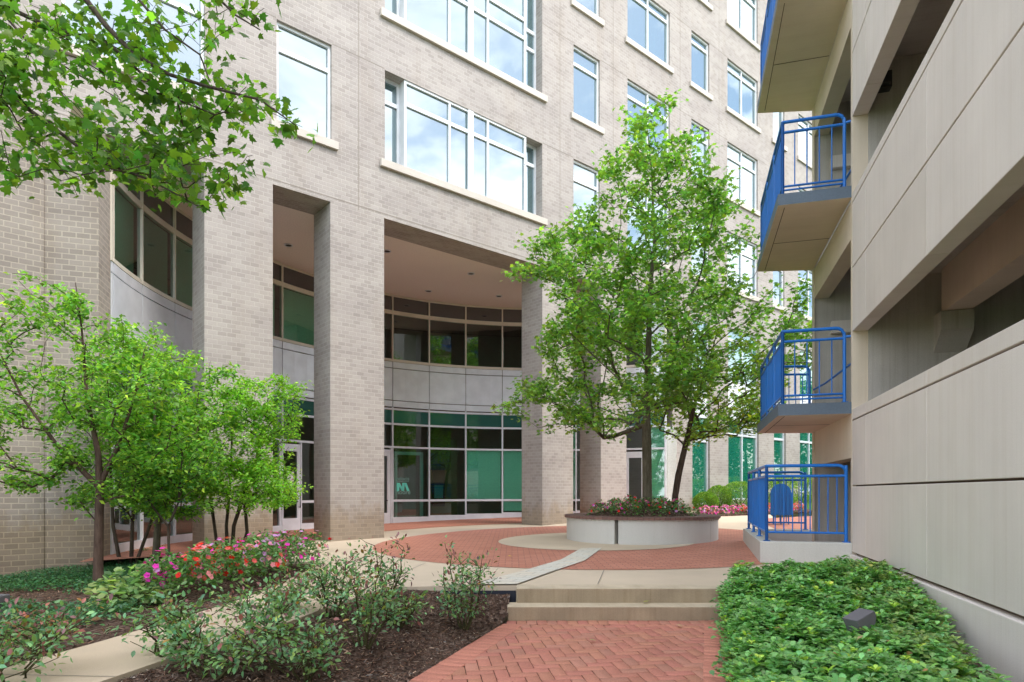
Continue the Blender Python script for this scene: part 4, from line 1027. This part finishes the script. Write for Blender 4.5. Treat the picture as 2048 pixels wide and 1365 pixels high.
# ------------------------------------------------------------------ shrubs
def rose(label, x, y, h, w, seed, red=.12, blooms=(), nleaf=520, zf=zm, lean=(0, 0), nst=6):
    r = np.random.default_rng(seed); z = zf(x, y) - .01; T = empty('rose_bush', (x, y, z)); tag(T, label, 'rose bush', 'rose bushes along the mulch bed')
    cane = MB(); tw = []
    for k in range(nst):
        a = 2 * math.pi * k / nst + r.normal(0, .3); sp = w * r.uniform(.35, .95); hh = h * r.uniform(.6, 1.0)
        p0 = np.array([.03 * math.cos(a), .03 * math.sin(a), 0]); p3 = np.array([sp * math.cos(a) * .8 + lean[0], sp * math.sin(a) * .8 + lean[1], hh])
        mid = p0 + (p3 - p0) * .45 + np.array([.15 * sp * math.cos(a), .15 * sp * math.sin(a), -.02 * h]); pts = [p0]
        for f in (.2, .4, .6, .8, 1): pts.append((1 - f) ** 2 * p0 + 2 * f * (1 - f) * mid + f * f * p3 + r.normal(0, .012, 3))
        cane.tube(pts, [.010, .008, .007, .006, .005, .003], 6)
        for j in range(r.integers(6, 9)):
            f = r.uniform(.3, 1.0); i = min(4, int(f * 5)); b = pts[i] + (pts[i + 1] - pts[i]) * (f * 5 - i)
            an = r.uniform(0, 2 * math.pi); L = r.uniform(.10, .26) * (w / .4); e = b + np.array([math.cos(an) * L, math.sin(an) * L, r.uniform(.2, .9) * L])
            e[2] = min(e[2], h * 1.08)
            cane.tube([b, (b + e) / 2 + r.normal(0, .01, 3), e], [.004, .003, .002], 5, caps=False); tw.append((b, e))
    cane.build('stems', 'rose_cane', T)
    n = nleaf; P = np.zeros((n, 3)); Fw = np.zeros((n, 3)); top = np.zeros(n)
    for i in range(n):
        b, e = tw[r.integers(len(tw))]; f = r.uniform(.15, 1.05); q = b + (e - b) * f; P[i] = q + r.normal(0, .038, 3)
        Fw[i] = (P[i] - q) + r.normal(0, .02, 3) + (e - b) * .12; top[i] = P[i][2] / h
    nr = np.stack([r.normal(0, .5, n), r.normal(0, .5, n), np.ones(n)], 1)
    cols = leafcols(n, (.155, .305, .12), .28, .12, r, (.20, .32, .08), .2)
    m = r.random(n) < red * (.3 + 1.6 * np.clip(top - .5, 0, 1) * 2); k = m.sum(); cols[m] = leafcols(k, (.24, .095, .09), .3, .1, r, (.24, .13, .03), .2)
    batch('leaves', OV[0], OV[1], P, frames(Fw, nr), r.uniform(.030, .056, n), cols, 'glossy_leaf', T)
    for (bx, by, bz_) in blooms: bloom(T, (bx, by, bz_), .035, (.72, .012, .03), r, 'flower')
    return T
def bloom(T, c, s, col, r, nm, n=16):
    P = np.tile(np.array(c), (n, 1)) + r.normal(0, s * .12, (n, 3)); az = r.uniform(0, 2 * np.pi, n); up = r.uniform(.2, 1.4, n)
    F = np.stack([np.cos(az), np.sin(az), up], 1); N = np.stack([-np.cos(az) * .6, -np.sin(az) * .6, np.ones(n)], 1)
    batch(nm, OVS[0], OVS[1], P, frames(F, N), np.full(n, s), leafcols(n, col, .12, .03, r), 'petal', T)
ROSES = [
 ('rose bush with bare lower canes in the middle of the mulch bed', -1.17, 5.15, .60, .34, .16, 520, ()),
 ('rose bush nearest the concrete steps with reddish top shoots', -.47, 6.35, .80, .40, .24, 620, ()),
 ('slender rose bush with coppery shoots beside the plaza edge', -1.30, 6.75, .62, .24, .30, 300, ()),
 ('green rose bush at the front, just left of the brick path', -1.40, 4.35, .40, .32, .06, 420, ()),
 ('rose bush with open crooked stems at the edge of the concrete walk', -2.36, 4.42, .40, .34, .08, 520, ()),
 ('low leafy rose bush at the very bottom, right of the concrete walk', -1.88, 4.05, .34, .36, .10, 520, ()),
 ('rose bush with burgundy new leaves in the bottom left corner', -2.98, 3.80, .38, .50, .26, 760, ()),
 ('wide rose bush halfway along the walk, in front of the red bloom', -1.95, 5.05, .38, .34, .14, 680, ()),
 ('tall rose bush carrying one bright red bloom above the pale paving', -1.62, 5.85, .66, .32, .18, 620, ((-.02, -.05, .72),)),
 ('small low rose bush in open mulch behind the mid bed canes', -1.03, 5.85, .30, .22, .14, 240, ()),
 ('rose bush with purple tinged leaves beside the flower bed end', -2.12, 6.0, .30, .26, .26, 480, ()),
 ('rose bush at far left of the front row, mostly burgundy shoots', -3.35, 4.6, .30, .25, .6, 160, ()),
]
for i, (lb_, x, y, h, w, red, nl, bl) in enumerate(ROSES): rose(lb_, x, y, h, w * 1.15, 100 + i, red, bl, int(nl * 1.45), zf=(zm if x > -2.6 else zgarden))

def impatiens(T, r, w, h, nleaf, nfl, cols, base=(0, 0, 0), leafc=(.10, .22, .055), ls=(.045, .075), fs=.024):
    n = nleaf; az = r.uniform(0, 2 * np.pi, n); el = np.arccos(r.uniform(0.0, 1, n)); rr = r.uniform(.75, 1.0, n)
    D = np.stack([np.sin(el) * np.cos(az), np.sin(el) * np.sin(az), np.cos(el)], 1); P = D * np.array([w, w, h]) * rr[:, None] + np.array(base)
    F = D * np.array([1, 1, .3]) + r.normal(0, .35, (n, 3)); F[:, 2] -= .1; N = D + np.array([0, 0, .8]) + r.normal(0, .3, (n, 3))
    batch('leaves', OV[0], OV[1], P, frames(F, N), r.uniform(*ls, n), leafcols(n, leafc, .3, .1, r, (.09, .19, .03), .2), 'glossy_leaf', T)
    if nfl:
        az = r.uniform(0, 2 * np.pi, nfl); el = np.arccos(r.uniform(.15, 1, nfl)); D = np.stack([np.sin(el) * np.cos(az), np.sin(el) * np.sin(az), np.cos(el)], 1)
        C = D * np.array([w, w, h]) * 1.03 + np.array(base); P = []; F = []; N = []; CC = []
        for i in range(nfl):
            col = cols[r.integers(len(cols))]; u = np.cross(D[i], [0, 0, 1.0]) + 1e-3; u /= np.linalg.norm(u); v = np.cross(D[i], u)
            for k in range(5):
                a = 2 * math.pi * k / 5; f = u * math.cos(a) + v * math.sin(a) + D[i] * .25; P.append(C[i]); F.append(f); N.append(D[i]); CC.append(np.array(col) * r.uniform(.85, 1.1))
        batch('flowers', [(0, 0, 0), (-.5, .6, .05), (0, 1, .0), (.5, .6, .05)], [(0, 3, 2, 1)], np.array(P), frames(np.array(F), np.array(N)), np.full(len(P), fs), np.clip(CC, 0, 1), 'petal', T)
PK, RD, LV, SA, CO = (.82, .05, .48), (.75, .03, .02), (.62, .30, .62), (.82, .30, .34), (.80, .14, .12)
r = np.random.default_rng(5)
spots = []
for i in range(900):
    x, y = r.uniform(-4.25, -2.86), r.uniform(6.5, 9.8)
    if ((x + 3.36 - (y - 8.2) * .10) / .66) ** 2 + ((y - 8.15) / 1.6) ** 2 > 1: continue
    if all(math.hypot(x - a, y - b) > .26 for a, b in spots): spots.append((x, y))
spots = spots[:30]
cw = {'magenta': [PK, PK, LV], 'red': [RD, CO, SA], 'pale pink': [SA, LV]}
for i, (x, y) in enumerate(spots):
    key = 'magenta' if x < -3.55 or i % 5 == 0 else ('red' if y < 7.9 else 'pale pink')
    T = empty('impatiens_plant', (x, y, zgarden(x, y) + .15 * max(0, 1 - ((x + 3.36) / .85) ** 2))); near = 'nearest the camera' if y < 7.4 else ('by the paving behind' if y > 9 else 'in the middle')
    tag(T, 'impatiens with %s blooms %s of the mounded bed by the walk' % (key, near), 'flower', 'impatiens in the mounded left bed')
    impatiens(T, np.random.default_rng(300 + i), .22, r.uniform(.34, .46), 190, int(r.integers(10, 18)), cw[key], fs=.036)
for i in range(30):   # planter flowers
    a = i * 2.39996; q = 1.08 * math.sqrt((i + .6) / 30); x, y = q * math.cos(a), q * math.sin(a)
    if math.hypot(x - (T0[0] - PX), y - (T0[1] - PY)) < .16 or math.hypot(x - (T1[0] - PX), y - (T1[1] - PY)) < .14: continue
    T = empty('impatiens_plant', (PX + x, PY + y, pz + zsoil(q) - .02))
    side = 'front' if y < 0 else 'back'; lr = 'left' if x < 0 else 'right'
    tag(T, 'sparse flowering impatiens at the %s %s of the round planter bed' % (side, lr), 'flower', 'impatiens in the round planter')
    impatiens(T, np.random.default_rng(500 + i), .18, r.uniform(.20, .30), 110, int(r.integers(5, 10)), [PK, RD, LV, SA, PK], fs=.032)
k = 0
for i in range(22):   # far right flower strip
    x = 6.0 + i * .16 + r.uniform(-.03, .03); row = i % 2; y = 20.15 + .32 * row + (x - 6) * .20
    T = empty('impatiens_plant', (x, y, zlawn(x, y) + .03)); c = [LV, PK, SA] if i < 8 else [CO, RD, SA, LV]
    tag(T, 'thickly flowering %s impatiens in the far strip before the clipped bushes' % ('lilac and pink' if i < 8 else 'red and coral'), 'flower', 'impatiens in the far flower strip')
    impatiens(T, np.random.default_rng(700 + i), .19, .27, 60, 42, c, fs=.032)
sheet('flower_bed_soil', [(5.75, 19.75), (9.7, 20.5), (9.7, 21.5), (5.9, 21.0)], zlawn, 'mulch', .4, .05, dz=.045)
# pale variegated shrub
for (x, y, s, lab) in ((-4.22, 7.15, 1.0, 'pale green large leaved hydrangea like shrub between sapling and rose bushes'), (-3.80, 6.45, .75, 'smaller pale green leafy plant in front of the larger pale shrub')):
    T = empty('pale_shrub', (x, y, zgarden(x, y))); tag(T, lab, 'shrub'); rr_ = np.random.default_rng(int(s * 90)); n = int(240 * s)
    az = rr_.uniform(0, 2 * np.pi, n); el = np.arccos(rr_.uniform(.0, 1, n)); D = np.stack([np.sin(el) * np.cos(az), np.sin(el) * np.sin(az), np.cos(el)], 1)
    P = D * np.array([.40, .36, .34]) * s * rr_.uniform(.7, 1.0, n)[:, None]; F = D * np.array([1, 1, .1]) + rr_.normal(0, .3, (n, 3)); N = D * .5 + np.array([0, 0, 1.0]) + rr_.normal(0, .25, (n, 3))
    st = MB()
    for k in range(10): a = k * .63; st.tube([(0, 0, 0), (.15 * math.cos(a) * s, .15 * math.sin(a) * s, .15 * s), (.28 * math.cos(a) * s, .28 * math.sin(a) * s, .24 * s)], [.006, .005, .003], 5, caps=False)
    st.build('stems', 'rose_cane', T)
    batch('leaves', [(0, 0, 0), (-.45, .2, .05), (-.5, .6, .03), (0, 1, -.08), (.5, .6, .03), (.45, .2, .05), (0, .5, -.03)], [(0, 6, 1), (1, 6, 2), (2, 6, 3), (3, 6, 4), (4, 6, 5), (5, 6, 0)], P, frames(F, N), rr_.uniform(.06, .10, n), leafcols(n, (.34, .46, .20), .2, .1, rr_, (.10, .19, .06), .3), 'leaf', T)
# clipped bushes
def bush(label, x, y, w, h, seed, group='clipped round bushes', name='round_bush', n=5200, boxy=0, ls=(.035, .055)):
    rr_ = np.random.default_rng(seed); T = empty(name, (x, y, zlawn(x, y) + .02)); tag(T, label, 'bush', group)
    az = rr_.uniform(0, 2 * np.pi, n); cz = rr_.uniform(-.75, 1, n); sn = np.sqrt(1 - cz ** 2); D = np.stack([sn * np.cos(az), sn * np.sin(az), cz], 1)
    if boxy: D = np.sign(D) * np.abs(D) ** .6
    P = D * np.array([w, w * .9, h / 2]) * (1 - rr_.random(n) ** 3 * .3)[:, None] * (1 + .05 * np.sin(az * 5 + cz * 4))[:, None] + np.array([0, 0, h * .5])
    F = D + rr_.normal(0, .5, (n, 3)); F[:, 2] += .3; N = rr_.normal(0, 1, (n, 3)) + D
    topc = leafcols(n, (.14, .26, .04), .25, .1, rr_, (.26, .38, .06), .3)
    batch('leaves', OVS[0], OVS[1], P, frames(F, N), rr_.uniform(*ls, n), topc, 'leaf', T)
    st = MB()
    for k in range(7): a = k * .9; st.tube([(0, 0, -.05), (w * .5 * math.cos(a), w * .5 * math.sin(a), h * .5)], [.02, .006], 5, caps=False)
    st.build('stems', 'twig', T)
bush('small round clipped bush, lowest and leftmost behind the round planter', 6.45, 21.45, .40, .62, 1)
bush('middle round clipped bush between two others, against the brick pier', 7.05, 22.0, .42, .78, 2)
bush('wide clipped bush right of the middle one, beside the blue railing corner', 7.85, 22.25, .62, .88, 3)
for i in range(5): bush(['hedge bush seen through the railing, just right of the litter bin', 'hedge bush seen through the railing, left of the tower corner', 'hedge bush directly behind the litter bin', 'hedge bush beside the garage tower corner', 'hedge bush mostly hidden by the garage tower'][i], (8.9, 10.55, 9.7, 11.4, 12.3)[i], (22.7, 23.6, 23.1, 24.1, 24.8)[i], .45, .95, 10 + i, 'hedge row by the far windows', 'hedge_bush', 2600, 1)

# ------------------------------------------------------------------ ground cover
def scatter_stuff(name, region, n, zf, tmpl, size, col, alt, altp, hgt, seed, mat='glossy_leaf', label=None, cat=None, tilt=.5, clump=None):
    r = np.random.default_rng(seed); P = []
    while len(P) < n:
        x, y = region(r)
        if x is None: continue
        P.append((x, y, zf(x, y) + r.uniform(.15, 1) * hgt * (1 if clump is None else clump(x, y))))
    P = np.array(P); o = batch(name, tmpl[0], tmpl[1], P, rand_leaf_frames(n, tilt, .05, r), r.uniform(size[0], size[1], n), leafcols(n, col, .28, .12, r, alt, altp), mat)
    tag(o, label, cat, kind='stuff'); return o
def reg_ivy(r):
    x, y = r.uniform(-12, -3.2), r.uniform(4.8, 12.9)
    D = y; px = 1024 + 1290 * x / y
    if px < -120: return None, None
    # behind the brown strip, or the low strip in front
    back = y > 8.55 + .35 * math.sin(x * 1.3) + (-.8 if x > -5.3 else .0)
    front = 5.55 + .25 * math.sin(x * 2) < y < 6.75 + .25 * math.sin(x * 3.1) and x < -3.55
    if math.hypot((x + 3.65) / .9, (y - 8.1) / 1.7) < 1: return None, None
    if not (back or front): return None, None
    if y > 10.3 + (-4.3 - x) * .55 and x > -6.9: return None, None
    if x < -7.72 + (y - 10.65) * .35 and y > 9.7: return None, None
    if back and r.random() < .12: return None, None
    return x, y
scatter_stuff('ground_cover', reg_ivy, 26000, zgarden, OVS, (.028, .050), (.045, .145, .055), (.08, .21, .07), .3, .12, 5, label='dense dark green vinca ground cover around the left garden trees', cat='ground cover')
# pachysandra: whorls of toothed leaves
def pachy():
    r = np.random.default_rng(12); C = []
    rows = 0
    while len(C) < 3300:
        y = r.uniform(.8, 8.0) if r.random() < .25 else r.uniform(3.4, 8.0); x = r.uniform(pathR(y) - .05, 4.35)
        wallx = 4.8 + (y - 9.1) * .2837
        edge = wallx - .09 - max(0, 5.7 - y) * .17 - max(0, (4.9 - y)) * .0
        if x > edge: continue
        if y > 7.5 + .12 * math.sin(x * 4): continue
        if y > 7.05 and x < 2.5: continue
        C.append((x, y))
    C = np.array(C); n = len(C); h = np.array([zg(x, y) for x, y in C]) + .20 + .05 * np.sin(C[:, 0] * 5) * np.sin(C[:, 1] * 4.3) + r.normal(0, .030, n) + .03 * np.sin(C[:, 0] * 11 + 1) * np.sin(C[:, 1] * 9)
    ed = np.minimum(1, np.maximum(.25, (C[:, 0] - np.array([pathR(y) for y in C[:, 1]]) + .08) / .22)); h = np.array([zg(x, y) for x, y in C]) * (1 - ed) + h * ed - .0
    T = ([(0, 0, 0), (-.10, .30, .02), (.10, .30, .02), (-.31, .60, .05), (0, .58, 0), (.31, .60, .05), (-.21, .70, .04), (.21, .70, .04), (-.27, .82, .02), (.27, .82, .02), (0, 1.0, -.06), (0, .80, -.01)],
         [(0, 2, 4, 1), (1, 4, 3), (2, 5, 4), (3, 4, 11, 6), (4, 5, 7, 11), (6, 11, 8), (7, 9, 11), (8, 11, 10), (11, 9, 10)])
    P, F, N, S, K = [], [], [], [], []
    for i in range(n):
        m = r.integers(7, 10); a0 = r.uniform(0, 6.28); tx, ty = r.normal(0, .22, 2); base = np.array([C[i][0], C[i][1], h[i]])
        young = r.random() < .09; s0 = r.uniform(.052, .092) * (.75 if young else 1)
        col = np.array((.20, .43, .12)) if not young else np.array((.42, .62, .08)); 
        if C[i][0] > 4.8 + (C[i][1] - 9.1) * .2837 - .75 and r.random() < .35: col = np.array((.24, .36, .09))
        for k in range(m):
            a = a0 + 2 * math.pi * k / m + r.normal(0, .12); inner = k % 3 == 0; fz = r.uniform(.35, .8) if (inner or young) else r.uniform(-.15, .25)
            P.append(base + np.array([0, 0, -.012 * (k % 2)])); F.append((math.cos(a), math.sin(a), fz + tx * math.cos(a) + ty * math.sin(a))); N.append((-.25 * math.cos(a), -.25 * math.sin(a), 1))
            S.append(s0 * r.uniform(.8, 1.1) * (.8 if inner else 1)); K.append((np.array((.36, .22, .08)) if r.random() < .006 else col) * np.exp(r.normal(0, .2)) * np.array([np.exp(r.normal(0, .12)), 1, np.exp(r.normal(0, .15))]))
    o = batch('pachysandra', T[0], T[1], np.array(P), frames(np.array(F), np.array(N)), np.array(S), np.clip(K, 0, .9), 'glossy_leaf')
    tag(o, 'thick bright green pachysandra ground cover filling the bed beside the garage wall', 'ground cover', kind='stuff')
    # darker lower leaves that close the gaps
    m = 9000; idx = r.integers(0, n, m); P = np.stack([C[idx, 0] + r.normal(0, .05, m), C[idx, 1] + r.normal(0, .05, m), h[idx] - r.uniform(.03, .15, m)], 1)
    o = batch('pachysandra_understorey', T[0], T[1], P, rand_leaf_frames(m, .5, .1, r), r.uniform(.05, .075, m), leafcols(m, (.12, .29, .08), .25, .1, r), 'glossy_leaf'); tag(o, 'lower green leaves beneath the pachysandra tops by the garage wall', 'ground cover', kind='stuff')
pachy()
# mulch chips
def chips():
    r = np.random.default_rng(77); P = []
    while len(P) < 30000:
        if r.random() < .62:
            y = r.uniform(2.8, 7.4); a = poly_x(WR, y); b = pathL(y) if y < 6.93 else -.03; x = r.uniform(a + .02, b - .0)
            if r.random() > min(1, 3.8 / y): continue
            P.append((x, y, zm(x, y) + .004))
        else:
            y = r.uniform(3.6, 9.6); x = r.uniform(-8.2, poly_x(WL, y) - .04); P.append((x, y, zgarden(x, y) + .004))
    P = np.array(P); n = len(P); T = [(-.5, -.5, 0), (.5, -.5, 0), (.4, .5, .2), (-.4, .5, .2), (-.3, 0, .8), (.3, 0, .8)]
    Fc = [(0, 1, 5, 4), (2, 3, 4, 5), (1, 2, 5), (3, 0, 4)]
    az = r.uniform(0, 6.28, n); F = np.stack([np.cos(az), np.sin(az), r.normal(0, .35, n)], 1); N = np.stack([r.normal(0, .4, n), r.normal(0, .4, n), np.ones(n)], 1)
    S = np.stack([r.uniform(.004, .010, n), r.uniform(.015, .055, n), r.uniform(.003, .006, n)], 1)
    o = batch('mulch_chips', T, Fc, P, frames(F, N), S, leafcols(n, (.115, .070, .050), .42, .08, r, (.26, .19, .14), .14), 'chips'); tag(o, 'shredded brown bark mulch chips covering the planting beds', 'mulch', kind='stuff')
chips()
# grass blades on the far lawn
def reg_lawn(r):
    x, y = r.uniform(6, 18), r.uniform(20.6, 29)
    if y > 20.2 + (x - 5) * .80 + 2.2 or y < 20.4 + (x - 8.6) * .62: return None, None
    return x, y
scatter_stuff('grass', reg_lawn, 9000, zlawn, ([(-.08, 0, 0), (.08, 0, 0), (0, 1, 0)], [(0, 1, 2)]), (.05, .09), (.09, .19, .03), (.13, .25, .05), .3, .08, 4, 'leaf', 'short green lawn grass beyond the railing', 'grass', 1.5)
# fallen leaves
FL = [(4.05, 8.98, (.22, .10, .04), 'brown curled fallen leaf lying at the foot of the cream kerb wall, left of two'), (4.42, 9.02, (.30, .17, .05), 'tan fallen leaf at the foot of the cream kerb wall, right of two'),
      (1.72, 6.60, (.55, .50, .25), 'pale yellow fallen leaf on the brick border beside the ground cover'), (1.45, 7.12, (.35, .34, .10), 'small yellow green fallen leaf on the lower step'), (-.02, 10.3, (.60, .45, .03), 'yellow fallen leaf on the red brick ring'), (.75, 5.95, (.42, .40, .20), 'tiny dry leaf lying on the herringbone bricks')]
for i, (x, y, c, lab) in enumerate(FL):
    z = (zp(x, y) + .02) if y > 7.3 else (.165 if y > 7 else .012)
    o = batch('fallen_leaf', MAPLE[0], MAPLE[1], np.array([(0, 0, 0.0)]), frames(np.array([(math.cos(i * 2.1), math.sin(i * 2.1), .12)]), np.array([(.15, .1, 1)])), np.array([(.075, .06, .06)[i % 3]]), np.array([c]), 'petal')
    o.location = (x, y, z + .012); tag(o, lab, 'fallen leaf', 'fallen leaves')
# spotlights in the planting
def spot(x, y, z, rz, s, lab):
    T = empty('garden_spotlight', (x, y, z), rz); tag(T, lab, 'garden spotlight', 'garden spotlights')
    mb = MB(); a = R_(28); pr = [(-.10, -.055), (.06, -.055), (.10, .0), (.10, .05), (-.10, .075)]
    def q(u, v, w): u, v = u * s, v * s; return (u * math.cos(a) - v * math.sin(a), w * s, u * math.sin(a) + v * math.cos(a) + .26 * s)
    mb.face([q(u, v, -.075) for u, v in pr]); mb.face([q(u, v, .075) for u, v in pr][::-1])
    for p_, p2 in zip(pr, pr[1:] + pr[:1]): mb.face([q(*p_, -.075), q(*p_, .075), q(*p2, .075), q(*p2, -.075)])
    mb.build('lamp_housing', 'grey_lamp', T, bevel=.006)
    mb = MB(); mb.tube([(0, 0, -.05), (0, 0, .16 * s)], .014, 8); mb.box(-.03 * s, .03 * s, -.03 * s, .03 * s, .14 * s, .19 * s); mb.build('stake', 'dark_metal', T)
spot(2.72, 5.03, zg(2.72, 5.03) + .075, R_(20), .95, 'small dark grey garden spotlight poking out of the pachysandra')
spot(3.62, 4.72, zg(3.6, 4.7) + .02, R_(60), .7, 'garden spotlight nearly buried in leaves by the garage wall at the right edge')
T = empty('path_light', (-4.52, 5.62, zgarden(-4.52, 5.62))); tag(T, 'grey louvred path light standing in the mulch at the left edge', 'path light')
mb = MB()
for k in range(4): mb.tube([(0, 0, .06 + k * .045), (0, 0, .075 + k * .045), (0, 0, .095 + k * .045)], [.05, .07, .05], 14)
mb.build('louvre', 'grey_lamp', T); mb = MB(); mb.box(-.085, .085, -.085, .085, .245, .31); mb.build('cap', 'grey_lamp', T, bevel=.01); mb = MB(); mb.tube([(0, 0, -.05), (0, 0, .25)], .03, 10); mb.build('post', 'dark_metal', T)

# trees over the street to the right that the lower windows mirror
for i, (x, y) in enumerate(((26, 15), (33, 19), (28, 24), (34, 29), (27, 33), (24, 40))):
    c = (x, y, 5.0); rad = (4.6, 4.2, 4.4); lo, hi = lo_hi(c, rad); tips = sample_env(ellenv(c, rad, .2), 110, 900 + i, lo, hi, .3)
    st = [[(x, y, -.5, .2), (x, y, 2, .16), (x, y, 6, .06)]]; s_, t_ = reloc(st, tips, (x, y, 0))
    build_tree('street_tree', 'dense green street tree far to the right beyond the garage, mirrored in the windows', 'tree', (x, y, 0), s_, t_, None, seed=950 + i, per=90, spray=1.1, lsize=(.25, .42), tmpl=OVS, leafcol=(.07, .15, .03), group='street trees beyond the garage')

# ------------------------------------------------------------------ light, sky, camera
W = bpy.data.worlds.new('World'); SC.world = W; W.use_nodes = True; nt = W.node_tree; nt.nodes.clear()
out = nt.nodes.new('ShaderNodeOutputWorld'); bg = nt.nodes.new('ShaderNodeBackground'); sky = nt.nodes.new('ShaderNodeTexSky')
sky.sky_type = 'NISHITA'; sky.sun_disc = False
SEL, SAZ = 54.0, 126.0     # sun elevation and compass-like azimuth from +Y clockwise
sky.sun_elevation = R_(SEL); sky.sun_rotation = R_(SAZ); sky.dust_density = 1.5
tc = nt.nodes.new('ShaderNodeTexCoord'); mp = nt.nodes.new('ShaderNodeMapping'); mp.inputs['Scale'].default_value = (1.0, 1.0, 2.0)
nz = nt.nodes.new('ShaderNodeTexNoise'); nz.inputs['Scale'].default_value = 4.2; nz.inputs['Detail'].default_value = 8; nz.inputs['Roughness'].default_value = .58; nz.inputs['Distortion'].default_value = .3
rp = nt.nodes.new('ShaderNodeValToRGB'); rp.color_ramp.elements[0].position = .43; rp.color_ramp.elements[1].position = .58
mx = nt.nodes.new('ShaderNodeMix'); mx.data_type = 'RGBA'; mx.inputs[7].default_value = (9.6, 9.9, 10.3, 1)
nt.links.new(tc.outputs['Generated'], mp.inputs['Vector']); nt.links.new(mp.outputs[0], nz.inputs['Vector']); nt.links.new(nz.outputs['Fac'], rp.inputs['Fac'])
nt.links.new(rp.outputs['Color'], mx.inputs[0]); nt.links.new(sky.outputs[0], mx.inputs[6]); nt.links.new(mx.outputs[2], bg.inputs['Color']); bg.inputs['Strength'].default_value = .15
nt.links.new(bg.outputs[0], out.inputs['Surface'])
sl = bpy.data.lights.new('sun', 'SUN'); sl.energy = 1.0; sl.angle = R_(20); sl.color = (1, .95, .88); so = bpy.data.objects.new('sun', sl); COL.objects.link(so)
d = Vector((math.sin(R_(SAZ)) * math.cos(R_(SEL)), math.cos(R_(SAZ)) * math.cos(R_(SEL)), math.sin(R_(SEL))))
so.rotation_euler = d.to_track_quat('Z', 'Y').to_euler()
cam = bpy.data.cameras.new('camera'); co = bpy.data.objects.new('camera', cam); COL.objects.link(co); SC.camera = co
co.location = (0, 0, 1.38); co.rotation_euler = (math.pi / 2, 0, 0); cam.sensor_width = 36; cam.lens = 36 * 1290 / 2048; cam.shift_y = (985 - 682.5) / 2048; cam.clip_start = .05; cam.clip_end = 1500
SC.view_settings.view_transform = 'Standard'; SC.view_settings.look = 'None'; SC.view_settings.gamma = 1.0; SC.view_settings.exposure = 1.40
SC.cycles.max_bounces = 10; SC.cycles.diffuse_bounces = 6; SC.cycles.glossy_bounces = 5; SC.cycles.transparent_max_bounces = 12; SC.cycles.use_denoising = True; SC.cycles.sample_clamp_indirect = 6
